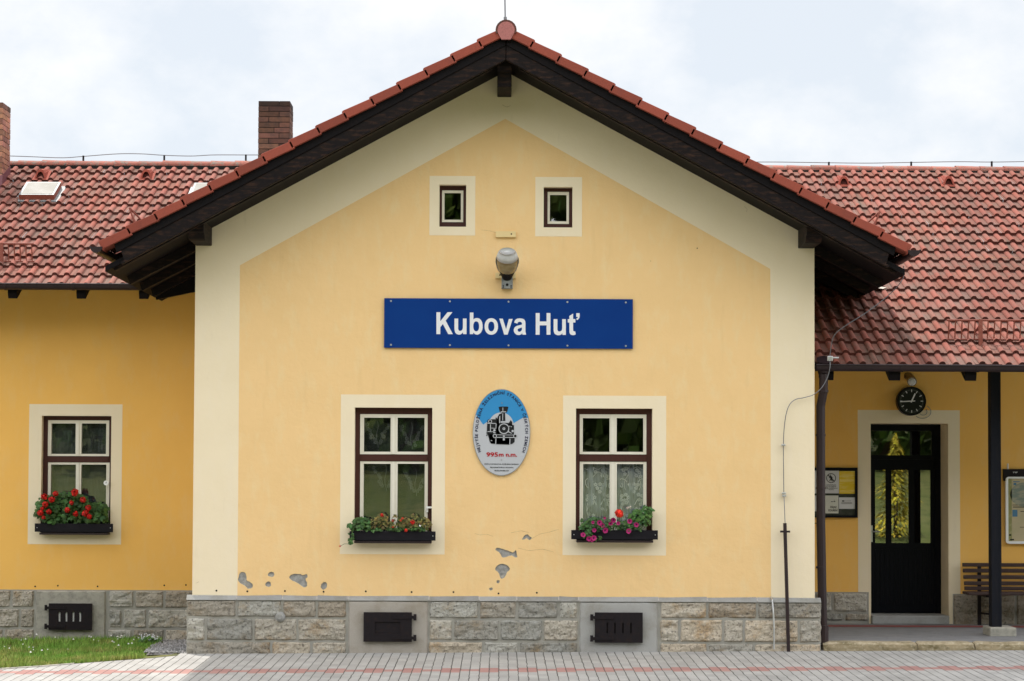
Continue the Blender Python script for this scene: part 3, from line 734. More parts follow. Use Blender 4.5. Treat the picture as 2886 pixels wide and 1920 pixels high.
# gable ridge: half-round tiles and the moulded end disc
c = F(1423, 82, -.9)
for k in range(19):
    m = MB(); y0 = -.90 + k*.35; r0, r1 = .117, .106
    for a in range(12):
        t0, t1 = math.pi*a/12 - .25 + a*.0, math.pi*(a+1)/12 - .25
        t0 = -.3 + (math.pi+.6)*a/12; t1 = -.3 + (math.pi+.6)*(a+1)/12
        q_ = lambda t, r, y: (XC + r*math.cos(t), y, c.z - .012 + r*math.sin(t))
        m.face([q_(t0,r0,y0), q_(t1,r0,y0), q_(t1,r1,y0+.38), q_(t0,r1,y0+.38)], 0, (1,1,1)); m.face([q_(t0,r0,y0), q_(t1,r0,y0), q_(t1,r0-.018,y0), q_(t0,r0-.018,y0)], 0, (.35,.35,.35))
    m.build('ridge_tile', M['ridge'], gL, smooth=False)
m = MB(); pts = [(XC + .095*math.cos(a), c.z - .012 + .095*math.sin(a)) for a in [-.3 + (math.pi+.6)*k/20 for k in range(21)]] + [(XC-.05, c.z-.115), (XC+.05, c.z-.115)]
m.prism(pts, 'Y', -.902, -.87); m.build('ridge_end_disc', M['capface'], gL)

# wing ridge tiles, painted shade in the gap below, fixtures
YRD, ZRD = 6.1, zw(6.1)
def ridge(x0, x1, rf, zo):
    x = x0
    while x < x1:
        m = MB(); g = rnd(.8, 1.15); r0, r1 = .118 + rnd(-.006, .006), .104; dz = rnd(-.008, .008)
        for a in range(10):
            t0 = -.25 + (math.pi+.5)*a/10; t1 = -.25 + (math.pi+.5)*(a+1)/10
            q_ = lambda t, r, X: (X, YRD - r*math.cos(t), ZRD + zo + dz + r*.62*math.sin(t))
            m.face([q_(t0,r0,x), q_(t1,r0,x), q_(t1,r1,x+.36), q_(t0,r1,x+.36)], 0, (g,g,g)); m.face([q_(t0,r0,x), q_(t1,r0,x), q_(t1,.05,x), q_(t0,.05,x)], 0, (g*.8,)*3)
        m.build('ridge_tile', M['ridge'], rf); x += .345
    m = MB(); m.box((x0, YRD-.115, ZRD+zo-.015), (x1, YRD-.085, ZRD-.085)); m.build('ridge_gap_shade', M['hole'], rf)  # black strip stands in for the shade under the ridge tiles
ridge(-8.3, -.9, roofL, -.010); ridge(1.0, 8.4, roofR, -.035)
def onroof(fx, fy, lift=0.0):
    """photo point lying on the wing roof plane"""
    d = ray(fx, fy); n = NWv; o = OW + NWv*(.02+lift); return CAM + d*((o - CAM).dot(n) / d.dot(n))
def vent(fx, fy, rf):
    p = onroof(fx, fy); m = MB(); w_, h_ = .088, .165
    arc = [(-1,0),(-.86,.30),(-.66,.66),(-.40,.92),(0,1),(.40,.92),(.66,.66),(.86,.30),(1,0)]
    up = Vector((0, .12, 1)).normalized()
    fr = [p + UX*(a*w_) + up*(b*h_) for a, b in arc]
    bk = [p + UX*(a*w_*.75) + SWv*.42 + NWv*(b*.03) for a, b in arc]
    inn = [p + UX*(a*w_*.74) + up*(b*h_*.78) for a, b in arc]
    ind = [v + SWv*.06 for v in inn]
    n = len(arc); m.raw(fr + bk, [(i, i+1, n+i+1, n+i) for i in range(n-1)]); m.raw(fr + inn, [(i, i+1, n+i+1, n+i) for i in range(n-1)])
    m.raw(inn + ind, [(i, i+1, n+i+1, n+i) for i in range(n-1)]); m.face(ind, 1)
    m.face([p+UX*(-w_*1.3)-SWv*.03+NWv*.022, p+UX*w_*1.3-SWv*.03+NWv*.022, p+UX*w_*1.1+SWv*.36+NWv*.022, p+UX*(-w_*1.1)+SWv*.36+NWv*.022])
    m.build('vent_tile', [M['verge'], M['ventdark']], rf)
for a, b in ((113, 509), (411, 509)): vent(a, b, roofL)
for a, b in ((2379, 528), (2675, 528)): vent(a, b, roofR)
def skylight(pts, rf):
    P = [onroof(x, y, .10) for x, y in pts]
    cx = sum((v.x for v in P))/4; cs = sum(((v - OW).dot(SWv) for v in P))/4
    W, H = .24, .26
    q_ = lambda a, b, n: Vector((cx + a, 0, 0)) + Vector((0, OW.y, OW.z)) + SWv*(cs + b) + NWv*n
    m = MB()
    ring = [(-W,-H),(W,-H),(W,H),(-W,H)]
    for i in range(4):
        a, b = ring[i], ring[(i+1)%4]
        m.face([q_(*a, .02), q_(*b, .02), q_(*b, .12), q_(*a, .12)])
        m.face([q_(*a, .125), q_(*b, .125), q_(b[0]*.86, b[1]*.86, .125), q_(a[0]*.86, a[1]*.86, .125)], 1)
        m.face([q_(a[0]*1.25, a[1]*1.2, .045), q_(b[0]*1.25, b[1]*1.2, .045), q_(*b, .05), q_(*a, .05)], 1)
    o = m.build('skylight', [M['redmetal'], M['galv']], rf)
    g = MB(); g.face([q_(a*.87, b*.87, .128) for a, b in ring]); g.build('pane', M['skypane'], o)
c1 = lambda x, y: (x/2.412, 250 + y/2.412)
skylight([c1(175,630), c1(428,635), c1(375,730), c1(110,725)], roofL)
skylight([c1(1328,635), c1(1560,638), c1(1520,735), c1(1285,735)], roofL)
# snow guards
def snow_guard(fx0, fx1, fyt, fyb, posts, rf):
    a = onroof(fx0, fyb); b = onroof(fx1, fyb); H = .22; m = MB(); z = .01
    y0 = a.y; zb = a.z + .02
    y1 = y0 - .02
    m.tube([(a.x, y1, zb), (b.x, y1, zb)], .011, 8); m.tube([(a.x, y1-.05, zb+H), (b.x, y1-.05, zb+H)], .013, 8)
    n = int(abs(b.x-a.x)/.077)
    for k in range(n+1):
        x = a.x + (b.x-a.x)*(k+.35)/(n+.7); m.tube([(x, y1, zb), (x, y1-.05, zb+H)], .008, 6)
    for fx in posts:
        x = onroof(fx, fyb).x; m.box((x-.022, y1-.075, zb-.10), (x+.022, y1-.045, zb+H+.01));
        m.tube([(x, y1-.05, zb+H*.8), (x, y1+.22, zb+.10)], .010, 6)
    m.build('snow_guard', M['redmetal'], rf)
snow_guard(-160, 98, 701, 741, (8,), roofL)
snow_guard(2000+1490/2.24, 3080, 400+1160/2.24, 400+1258/2.24, (2000+1700/2.24, 2980), roofR)
for (x0,y0,x1,y1,x2,y2,rf) in ((880/2.412,250+810/2.412,972/2.412,250+905/2.412,918/2.412,250+925/2.412,roofL),(2000+1075/2.24,400+440/2.24,2000+985/2.24,400+522/2.24,2000+1035/2.24,400+545/2.24,roofR)):
    m = MB(); b = onroof(x2, y2); a = F(x0, y0, b.y - .02); c_ = onroof(x1, y1); m.tube([a, c_], .012, 6); m.tube([a, b], .012, 6); m.face([a, b, b + (c_-b)*.25]); m.build('roof_bracket', M['redmetal'], rf)
# pale mortar fillet where the right valley starts
m = MB(); a, b, c_, d_ = (onroof(2000+x/2.24, 400+y/2.24, .045) for x, y in ((968,888),(1118,918),(1095,928),(975,912)))
m.face([a, b, c_, d_]); m.raw([a, b, b-Vector((0,0,.03)), a-Vector((0,0,.03))], [(0,1,2,3)]); m.build('valley_fillet', M['palemortar'], roofR)

# wing gutters, rafter tails
def wgutter(x0, x1, Y, Z, rf, joints):
    m = MB(); r = .066
    prof = [(Y + r*math.cos(a), Z + r*math.sin(a)) for a in [math.pi + math.pi*k/14 for k in range(15)]]
    inn = [(Y + (r-.007)*math.cos(a), Z + (r-.007)*math.sin(a)) for a in [2*math.pi - math.pi*k/14 for k in range(15)]]
    m.prism(prof + inn, 'X', x0, x1); m.tube([(x0, Y-r, Z+.004), (x1, Y-r, Z+.004)], .010, 8)
    m.prism(prof, 'X', x0, x0+.006)
    for j in joints:
        m.prism([(Y+(r+.006)*math.cos(a), Z+(r+.006)*math.sin(a)) for a in [math.pi+math.pi*k/14 for k in range(15)]] + [(Y+(r+.001)*math.cos(a), Z+(r+.001)*math.sin(a)) for a in [2*math.pi-math.pi*k/14 for k in range(15)]], 'X', j-.015, j+.015)
    m.build('gutter', M['gutter'], rf)
YGL = OW.y + 7*GW*CW - .035; ZGL = zw(YGL+.035) - .005
YGR = OW.y - .045; ZGR = 3.295
fxX = lambda fx, Y: F(fx, 800, Y).x
wgutter(-8.6, -4.30, YGL, ZGL, roofL, [fxX(v/2.412, YGL) for v in (40, 500)])
wgutter(XR+.02, 8.6, YGR, ZGR, roofR, [F(2000+v/2.24, 1040, YGR).x for v in (1212, 1690)])
def tail(x, Y, Z, w_, rf, ylen):
    m = MB(); prof = [(Y, Z+.05), (Y+ylen, Z+.05+.525*ylen), (Y+ylen, Z-.12+.525*ylen), (Y+.10, Z-.105+.04), (Y+.03, Z-.10), (Y, Z-.03)]
    m.prism(prof, 'X', x-w_/2, x+w_/2); m.build('rafter', M['timber2'], rf, bevel=.005)
for v in (90, 555, 980): tail(fxX(v/2.412, YGL+.12), YGL+.075, ZGL-.065, .115, roofL, .85)
for v in (-380,): tail(fxX(v/2.412, YGL+.12), YGL+.075, ZGL-.065, .115, roofL, .85)
for v in (745, 1165, 1645, 2150): tail(F(2000+v/2.24, 1045, YGR+.12).x, YGR+.075, ZGR-.065, .13, roofR, 2.85)
m = MB(); a, b = .2, 3.1
m.face([(XR+.01, .10, zw(.1)-.06), (8.6, .10, zw(.1)-.06), (8.6, 3.1, zw(3.1)-.06), (XR+.01, 3.1, zw(3.1)-.06)]); m.build('soffit', M['timber2'], roofR)
m = MB(); y0 = YGL+.05; m.face([(-8.6, y0, zw(y0)-.05), (XL-.01, y0, zw(y0)-.05), (XL-.01, 3.1, zw(3.1)-.05), (-8.6, 3.1, zw(3.1)-.05)]); m.build('soffit', M['timber2'], roofL)
# veranda post and beam
YV = 1.1
pxa, pxb = F(2680+622/5.408, 1700, YV).x, F(2680+775/5.408, 1700, YV).x
fz = F(2790, 1540+1228/5.408, YV).z
m = MB(); m.box((pxa, YV, fz), (pxb, YV+.15, zw(YV)-.2)); m.box((pxa+.095, YV-.004, fz), (pxa+.10, YV+.002, 3.5)); po = m.build('veranda_post', M['postwood'], st, bevel=.006)
fa, fb = F(2680+598/5.408, 1780, YV-.1).x, F(2680+1003/5.408, 1780, YV-.1).x
m = MB(); m.box((fa, YV-.1, FLZ-.01), (fb, YV+.28, fz)); o = m.build('footing', M['concrete'], po, bevel=.015)
m = MB(); m.box((XR+.02, YV, zw(YV)-.24), (8.6, YV+.15, zw(YV)-.08)); m.build('veranda_beam', M['timber2'], st)
# downpipe
dx = F(2313, 1300, .12).x; Yd = .115
m = MB(); f0 = F(2313, 980+105/3.016, Yd).z; f1 = F(2313, 980+240/3.016, Yd).z; f2 = F(2313, 1103, Yd).z; f3 = F(2313, 1140, Yd).z; fb_ = F(2313, 1790, Yd).z
xt = F(2200+362/3.016, 1080, Yd).x
m.tube([(xt, YGR, f0), (xt, YGR+.02, f0-.03), (xt, YGR+.05, f1+.03), (xt, Yd-.03, f1)], [.088,.085,.06,.052], 14)
m.tube([(xt, Yd-.03, f1+.02), (xt, Yd-.02, f2), (dx, Yd, f3-.02), (dx, Yd, 1.5), (dx+.02, Yd, fb_+.1)], .051, 14)
for z in (f1-.01, f2+.0, f3-.35, 1.9, 1.0): m.tube([(dx if z < f3 else xt, Yd - (.025 if z > f3 else 0), z-.012), (dx if z < f3 else xt, Yd - (.025 if z > f3 else 0), z+.012)], .057, 14)
m.tube([(dx+.02, Yd, FLZ-.02), (dx+.02, Yd, fb_+.11)], .066, 14)
m.box((dx-.09, Yd-.004, 1.495), (dx, Yd+.004, 1.505))
m.build('downpipe', M['gutter'], st, smooth=False)

# ---- brick chimneys
def chimney(x0, x1, y0, z0, z1, mort, soot, flash):
    D = .45; m = MB(); bh, bl, j = .077, .29, .010
    m.box((x0+.006, y0+.006, z0), (x1-.006, y0+D-.006, z1-.003), 1)
    nr = int((z1-z0)/bh)+1
    for r_ in range(nr):
        zt_ = z1 - r_*bh; zb_ = zt_ - bh + j
        if zb_ < z0: break
        for (axis, a0, a1) in (('x', x0, x1), ('y', y0, y0+D)):
            w_ = a1-a0; cut = [0, w_*(.33 if r_ % 2 else .66), w_] if rnd(0,1) > .12 else [0, w_*.5, w_]
            for k in range(2):
                g = rnd(.6, 1.35); s_ = soot(r_); t = (g*s_, g*s_*rnd(.88,1.05), g*s_*rnd(.85,1.05)); p0 = a0+cut[k]+(j/2 if k else 0); p1 = a0+cut[k+1]-(j/2 if k < 1 else 0); e = rnd(0, .004)
                if axis == 'x': m.box((p0, y0-e, zb_), (p1, y0+.02, zt_), 0, t); m.box((p0, y0+D-.02, zb_), (p1, y0+D+e, zt_), 0, t)
                else: m.box((x1-.02, p0, zb_), (x1+e, p1, zt_), 0, t); m.box((x0-e, p0, zb_), (x0+.02, p1, zt_), 0, t)
    o = m.build('chimney', [M['brick'], mort], st)
    if flash:
        m = MB(); zf = zw(y0); m.prism([(y0-.05, zf-.05), (y0+D, zf+.19), (y0+D, zf+.36), (y0-.012, zf+.16)], 'X', x0-.02, x1+.012); m.build('flashing', M['flash'], o)
Yc = 5.95; a = F(729, 285, Yc); b = F(817, 285, Yc); chimney(a.x, b.x, Yc, zw(Yc)-.3, a.z, M['soot'], lambda r: .10 if r < 1 else (.30 if r < 3 else .48), False)
Yc = 5.25; b = F(8, 289, Yc); chimney(b.x-.45, b.x, Yc, zw(Yc)-.2, b.z, M['sootlight'], lambda r: .6 if r < 1 else 1.25, True)

# ================================================================== ground
pA, pB = F(523, 1843, YP), F(2298, 1835.5, YP)
AX = (pB.z - pA.z) / (pB.x - pA.x); AY = .019
def pz(x, y): return pA.z + AX*(x - pA.x) + AY*(y - YP)
def G(fx, fy, lift=0.0):
    d = ray(fx, fy); n = Vector((-AX, -AY, 1)); o = Vector((pA.x, YP, pA.z + lift)); return CAM + d*((o - CAM).dot(n)/d.dot(n))
# lawn and gravel beside the gable
edge = [G(x, y) for x, y in ((-420,1915),(-160,1897),(0,1886),(110,1879),(210,1871),(330,1862),(430,1855),(500,1848))]
m = MB(); y1 = .3
m.face([(-3.6,-4.2,pz(-3.6,-4.2)),(9,-4.2,pz(9,-4.2)),(9,y1,pz(9,y1)),(-3.6,y1,pz(-3.6,y1))])
prev = Vector((-9.5, edge[0].y-1.2, 0))
for e in edge + [Vector((-3.6, edge[-1].y, 0))]:
    m.face([(prev.x,-4.2,pz(prev.x,-4.2)),(e.x,-4.2,pz(e.x,-4.2)),(e.x,e.y,pz(e.x,e.y)),(prev.x,prev.y,pz(prev.x,prev.y))]); prev = e
m.face([(-9,-4.2,pz(-9,-4.2)),(9,-4.2,pz(9,-4.2)),(9,-4.2,-.8),(-9,-4.2,-.8)])
tag(m.build('platform_paving', M['pave']), kind='structure')
def lawn_pt(u, v):
    u_ = u*(len(edge)-1); i = min(int(u_), len(edge)-2); f = u_-i; e = edge[i].lerp(edge[i+1], f)
    zz = F(250, 1806, WY).z
    return Vector((e.x, e.y + (WY+.1-e.y)*v, e.z + .003 + (zz-e.z-.003)*min(1, v*1.0)))
m = MB(); nu, nv = 24, 16
m.raw([lawn_pt(i/nu, j/nv) + Vector((0,0,.012*noise.noise(Vector((i*.7,j*.7,0))) if j else 0)) for j in range(nv+1) for i in range(nu+1)],
      [(j*(nu+1)+i, j*(nu+1)+i+1, (j+1)*(nu+1)+i+1, (j+1)*(nu+1)+i) for j in range(nv) for i in range(nu)])
tag(m.build('lawn_soil', M['soilgrass']), kind='structure')
m = MB()
for i in range(4):                                     # thin concrete edging of the lawn
    a, b = edge[i], edge[i+1]; m.raw([(a.x,a.y-.035,a.z+.004),(b.x,b.y-.035,b.z+.004),(b.x,b.y,b.z+.012),(a.x,a.y,a.z+.012),(b.x,b.y+.03,b.z+.010),(a.x,a.y+.03,a.z+.010)], [(0,1,2,3),(3,2,4,5)])
tag(m.build('lawn_edging', M['concrete']), kind='structure')
def gravel_edge(y): return -4.02 - .10*y              # lawn ends here, gravel begins
m = MB(); rs = random.Random(3)
for _ in range(34000):
    u, v = rs.random(), rs.random()**1.25
    p = lawn_pt(u, v)
    if p.x > gravel_edge(p.y) + rs.uniform(-.10, .06): continue
    if p.x < -6.9: continue
    pn = noise.noise(Vector((p.x*2.2, p.y*2.2, 4)))
    h = rs.uniform(.03, .075)*(1+.5*pn)*(.75+.5*v); a = rs.uniform(0, 6.28); w_ = rs.uniform(.004, .008); ln = rs.uniform(.1, .75)*h
    dx_, dy_ = math.cos(a)*w_, math.sin(a)*w_; b_ = rs.uniform(0, 6.28)
    g = rs.uniform(.6, 1.35); sun_dry = max(0, min(1, .5+pn*1.2-.8*v+rs.uniform(-.3,.3)))  # front blades drier and yellower, sunlit tone put into the tint
    t = (g*(.75+.55*sun_dry), g*(.95+.02*sun_dry), g*(.7+.5*sun_dry))
    tip = (p.x+math.cos(b_)*ln, p.y+math.sin(b_)*ln, p.z+h)
    m.face([(p.x-dx_, p.y-dy_, p.z), (p.x+dx_, p.y+dy_, p.z), tip], 0, t)
for _ in range(55):
    p = lawn_pt(rs.random(), rs.uniform(.35, .98))
    if p.x > -4.3 or p.x < -6.5: continue
    z = p.z + rs.uniform(.05, .10); r = rs.uniform(.008, .015)
    for k in range(5):
        a = k*1.257; m.face([(p.x, p.y, z+r*.6), (p.x+r*math.cos(a), p.y+r*math.sin(a), z), (p.x+r*math.cos(a+1.25), p.y+r*math.sin(a+1.25), z)], 1)
    m.face([(p.x-r, p.y, z), (p.x+r, p.y, z), (p.x, p.y, z+r*1.3)], 1)
tag(m.build('grass', [M['blade'], M['clover']]), 'short lawn grass dotted with white clover before the wing wall', 'grass', kind='stuff')
m = MB()
for _ in range(3200):
    p = lawn_pt(rs.uniform(.62, 1.0), rs.random())
    x = rs.uniform(gravel_edge(p.y)-.05, XL-.02); y = rs.uniform(.0, WY); e = lawn_pt(.99, max(0, min(1, y/WY)))
    if x < gravel_edge(y): continue
    r = rs.uniform(.009, .024); c = Vector((x, y, e.z + rs.uniform(.0, .02))); g = rs.uniform(.5, 1.35)
    vs = [c + Vector((rs.uniform(.6,1)*r*a, rs.uniform(.6,1)*r*b, rs.uniform(.5,.9)*r*c_)) for a, b, c_ in ((1,0,0),(-1,0,0),(0,1,0),(0,-1,0),(0,0,1),(0,0,-1))]
    m.raw(vs, [(0,2,4),(2,1,4),(1,3,4),(3,0,4),(2,0,5),(1,2,5),(3,1,5),(0,3,5)], 0, (g,g,g))
m.face([(-3.98,-.02,lawn_pt(1,0).z-.012),(XL,-.02,lawn_pt(1,0).z-.008),(XL,3.1,lawn_pt(1,1).z-.004),(-4.28,3.1,lawn_pt(1,1).z-.012)])
tag(m.build('gravel', M['gravel']), 'loose grey gravel strip in the corner by the gable plinth', 'gravel', kind='stuff')

# raised veranda floor with kerb stones
m = MB(); m.face([(XR-.05,.16,FLZ),(9,.16,FLZ),(9,WY+.3,FLZ),(XR-.05,WY+.3,FLZ)]); m.face([(XR,2.42,FLZ+.004),(9,2.42,FLZ+.004),(9,2.72,FLZ+.004),(XR,2.72,FLZ+.004)], 1)
tag(m.build('veranda_floor', [M['porchfloor'], M['redpave']]), kind='structure')
ck = crop(2300, 1790, 4.022)
for a, b in ((92, 1152), (1166, 1803), (1818, 2900), (2910, 3900)):
    x0, x1 = ck(a, 100, -.05).x, ck(b, 100, -.05).x; m = MB(); n = 22; sd = rnd(0, 40)
    prof = [(-.07,-.15),(-.075,.0),(-.07,.05),(-.055,.095),(-.02,.128),(.03,.148),(.17,.152),(.2,.10)]
    vs = []
    for i in range(n+1):
        x = x0 + (x1-x0)*i/n; ee = .014 if i in (0, n) else 0
        for j, (y, z) in enumerate(prof):
            k = noise.noise(Vector((x*5+sd, j*.8, sd)))*.010
            vs.append((x + (noise.noise(Vector((j, sd, i)))*.008 if i in (0,n) else 0), y + k + ee, z + FLZ - .147 + k*.7 - ee))
    L = len(prof); fs = [(i*L+j, (i+1)*L+j, (i+1)*L+j+1, i*L+j+1) for i in range(n) for j in range(L-1)] + [tuple(range(L)), tuple(n*L + j for j in range(L-1, -1, -1))]
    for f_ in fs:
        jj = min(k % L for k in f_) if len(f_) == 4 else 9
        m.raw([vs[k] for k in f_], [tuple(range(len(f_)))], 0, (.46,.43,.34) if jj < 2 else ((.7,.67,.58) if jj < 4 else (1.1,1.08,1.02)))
    tag(m.build('kerb', M['kerb'], smooth=False), kind='structure')

# the far side of the tracks, seen only as reflections: ballast, grassy bank, wood
def bankz(x, y):
    if y > -12: return -.75
    d_ = -12 - y; z = -.75 + 1.25*min(1, d_/6)**1.2 + max(0, d_-6)*.115 + max(0, d_-22)*.15
    return z + .10*noise.noise(Vector((x*.25, y*.25, 0)))
m = MB(); nx, ny = 40, 40; X_ = [-60 + 120*i/nx for i in range(nx+1)]; Y_ = [-12 - 68*j/ny for j in range(ny+1)]
m.raw([(x, y, bankz(x, y)) for y in Y_ for x in X_], [(j*(nx+1)+i, j*(nx+1)+i+1, (j+1)*(nx+1)+i+1, (j+1)*(nx+1)+i) for j in range(ny) for i in range(nx)])
tag(m.build('hillside', M['bank'], smooth=True), kind='structure')
m = MB(); m.face([(-400,-12,-.76),(400,-12,-.76),(400,400,-.76),(-400,400,-.76)]); m.face([(-400,-80,-.9),(400,-80,-.9),(400,-12,-.77),(-400,-12,-.77)])
tag(m.build('ground', M['ballast']), kind='structure')
rs = random.Random(11)
def crown(m, c, rx, rz, n, size, dark):
    for _ in range(n):
        while True:
            v = Vector((rs.uniform(-1,1), rs.uniform(-1,1), rs.uniform(-1,1)))
            if v.length < 1: break
        v = v.normalized()*(.45 + .55*rs.random()**.6); k = 1 + .35*noise.noise(v*2.3 + c)
        p = c + Vector((v.x*rx*k, v.y*rx*k, v.z*rz*k)); s = size*rs.uniform(.6, 1.4)
        a = Vector((rs.uniform(-1,1), rs.uniform(-1,1), rs.uniform(-.4,.8))).normalized(); b = a.orthogonal().normalized(); a2 = a.cross(b)
        g = rs.uniform(.5, 1.5)*dark; t = (g*rs.uniform(.8,1.3), g, g*rs.uniform(.6,1.1))
        m.face([p+b*s, p+a2*s*.6, p-b*s, p-a2*s*.6], 0, t)
m = MB()
for i in range(34):
    x = -38 + 76*(i+.5)/34 + rs.uniform(-1,1); y = rs.uniform(-35.5,-32); h = rs.uniform(9, 15); z = bankz(x, y)
    crown(m, Vector((x, y, z+h*.50)), rs.uniform(2.2, 3.2), h*.53, 2600, .27, rs.uniform(.7, 1.3))
    m.tube([(x,y,z-.3),(x,y,z+h*.6)], [.25,.1], 6, 1)
tag(m.build('woodland', [M['woodleaf'], M['trunk']]), 'dark green wood on the bank across the tracks, mirrored in the window panes', 'wood', kind='stuff')
def bush(name, fx, fy, Yt, h, rx, mt, label, cat):
    d_ = ray(fx, fy); Ym = WY + DD; p = F(fx, fy, Ym); dirn = Vector((d_.x, -d_.y, d_.z)); q_ = p + dirn*((Yt - Ym)/dirn.y)
    m = MB(); c = Vector((q_.x, Yt, bankz(q_.x, Yt)))
    for _ in range(2600):
        v = rs.random(); a = rs.uniform(0, 6.28); k_ = noise.noise(Vector((math.cos(a)*1.3, math.sin(a)*1.3, v*5.5))); r = rx*(1-v)**.75*(.45+.55*rs.random())*(1+.75*k_)
        if k_ < -.22 and rs.random() < .7: continue
        p = c + Vector((r*math.cos(a), r*math.sin(a), .05+h*v)) ; s = .05*rs.uniform(.6,1.5)
        dn = Vector((math.cos(a), math.sin(a), -.7)).normalized(); sd = Vector((-math.sin(a), math.cos(a), rs.uniform(-.4,.4))); g = rs.uniform(.3,1.2)*(1+.8*k_)
        m.face([p-dn*s, p+sd*s*.45, p+dn*s*1.3, p-sd*s*.45], 0, (g, g*rs.uniform(.85,1.1), g*.8))
    r_ = empty(name, c); m.build('crown', mt, r_); t = MB(); t.tube([c+Vector((0,0,-.2)), c+Vector((0,0,h*.8))], [.06,.02], 6); t.build('trunk', M['trunk'], r_)
    tag(r_, label, cat)
bush('conifer', 2525, 1330, -19, 2.45, .62, M['goldleaf'], 'golden green conical conifer across the tracks, mirrored in the station door', 'tree')

# ================================================================== things on the front
def V3(p): return (p.x, p.z)
# station name board
a, b = F(1083, 840.5, -.028), F(1783.5, 983.5, -.028)
tl_ = math.atan2(3, 700)*0
sg = empty('name_board', ((a.x+b.x)/2, -.03, b.z)); tag(sg, 'long blue enamel board lettered Kubova Huť in white', 'station sign')
m = MB(); m.box((a.x, -.028, b.z), (b.x, -.008, a.z)); m.build('board', M['blue'], sg, bevel=.003)
m = MB(); m.box((a.x+.1, -.009, b.z+.1), (b.x-.1, .004, b.z+.16)); m.box((a.x+.1, -.009, a.z-.16), (b.x-.1, .004, a.z-.1)); m.build('batten', M['galv'], sg)
sgc = crop(1050, 800, 3.061)
m = MB()
k1_ = crop(1220, 870, 11.224); k2_ = crop(1420, 870, 10.714)
def gl(fn, loops):
    m.holes([[V3(fn(x, y, -.0285)) for x, y in lp] for lp in loops], -.0285, 0)
def ovl(cx, cy, rx_, ry_, p=2.25, n=28):
    sg_ = lambda v: math.copysign(abs(v)**(2/p), v)
    return [(cx + rx_*sg_(math.cos(2*math.pi*k/n)), cy + ry_*sg_(math.sin(2*math.pi*k/n))) for k in range(n)]
gl(k1_, [[(112,115),(235,115),(235,400),(465,115),(618,115),(405,380),(630,808),(485,808),(318,490),(235,590),(235,808),(112,808)]])
gl(k1_, [[(683,315),(800,315),(800,640),(812,682),(840,705),(875,705),(915,690),(942,645),(950,600),(950,315),(1065,315),(1065,808),(958,808),(950,750),(915,795),(865,820),(810,824),(755,808),(712,770),(690,715),(683,640)]])
gl(k1_, [[(1168,125),(1282,125),(1282,345),(1330,308),(1400,298),(1465,312),(1520,360),(1556,430),(1573,520),(1573,610),(1556,690),(1520,760),(1470,805),(1405,828),(1340,815),(1290,775),(1275,755),(1275,808),(1168,808)], ovl(1370,562,92,158)])
gl(k1_, [ovl(1848,566,213,262,2.15), ovl(1848,566,98,154)])
fv = crop(0, 0, 1.0)
gl(fv, [[(1407.2,898.4),(1416.9,898.4),(1426.3,927.6),(1434.2,899.2),(1444.8,899.2),(1430.7,943.4),(1421.0,943.4)]])
gl(k2_, [[(313,420),(330,365),(362,325),(410,303),(480,296),(555,303),(608,325),(640,365),(652,420),(652,690),(672,788),(565,788),(555,745),(525,775),(480,797),(430,800),(375,785),(330,745),(303,690),(300,630),(318,580),(355,540),(410,515),(480,500),(530,488),(545,478),(545,440),(530,412),(490,396),(450,402),(420,425),(405,455)], [(545,570),(480,590),(435,607),(415,635),(422,672),(450,700),(490,700),(525,675),(545,640)]])
gl(k2_, [[(963,135),(1082,135),(1082,390),(1290,390),(1290,135),(1407,135),(1407,790),(1290,790),(1290,505),(1082,505),(1082,790),(963,790)]])
gl(k2_, [[(1503,318),(1618,318),(1618,630),(1632,672),(1665,692),(1705,690),(1742,665),(1758,625),(1762,580),(1762,318),(1872,318),(1872,795),(1772,795),(1765,745),(1730,785),(1680,803),(1625,806),(1565,785),(1525,745),(1508,690),(1503,630)]])
gl(k2_, [[(1978,225),(2092,150),(2092,318),(2160,318),(2160,422),(2092,422),(2092,650),(2102,680),(2125,692),(2152,685),(2172,775),(2130,800),(2080,805),(2025,790),(1992,755),(1980,700),(1978,422),(1930,422),(1930,318),(1978,318)]])
gl(k2_, [[(2187,138),(2290,138),(2290,225),(2280,280),(2250,325),(2205,350),(2187,308),(2222,285),(2238,252),(2187,252)]])
m.build('lettering', M['signwhite'], sg)
for x in (159, 667, 1173, 1681, 2185):
    for y in (148+x*.006, 526+x*.005):
        p = sgc(x, y, -.028); m = MB(); m.tube([(p.x,-.025,p.z),(p.x,-.032,p.z)], .011, 10); m.build('screw', M['screw'], sg)

# oval plaque with the engine
e = crop(1300, 1080, 5.6); YO = -.022
E = lambda x, y, k=0: (e(x, y, YO).x, YO - .0012*k, e(x, y, YO).z)
ctr = e(635, 778, YO); rx = e(1090, 778, YO).x - ctr.x; rz = e(635, 94, YO).z - ctr.z
pq = empty('oval_plaque', (ctr.x, YO, ctr.z - rz)); tag(pq, 'oval grey and sky blue enamel plaque with a black steam engine and 995m n.m.', 'plaque')
N_ = 64; el = lambda k, s=1.0: (ctr.x + rx*s*math.cos(k), ctr.z + rz*s*math.sin(k))
m = MB(); m.prism([el(2*math.pi*k/N_) for k in range(N_)], 'Y', YO, .004); m.build('board', M['ovalgrey'], pq)
def P2(m, pts, k, mi=0): m.holes([[(E(x,y)[0], E(x,y)[2]) for x, y in pts]], YO - .0012*k, mi)
m = MB()
a0, a1 = math.radians(19.5), math.radians(155)
arc = [el(a0 + (a1-a0)*k/40, .993) for k in range(41)]
low = [(E(x,y)[0], E(x,y)[2]) for x, y in ((285,570),(345,657),(420,605),(820,605),(826,633),(980,543))]
m.holes([arc + low], YO-.0012, 0); m.build('sky_field', M['ovalblue'], pq)
m = MB(); m.ring((ctr.x, ctr.z), 1, 1, 0) if False else None
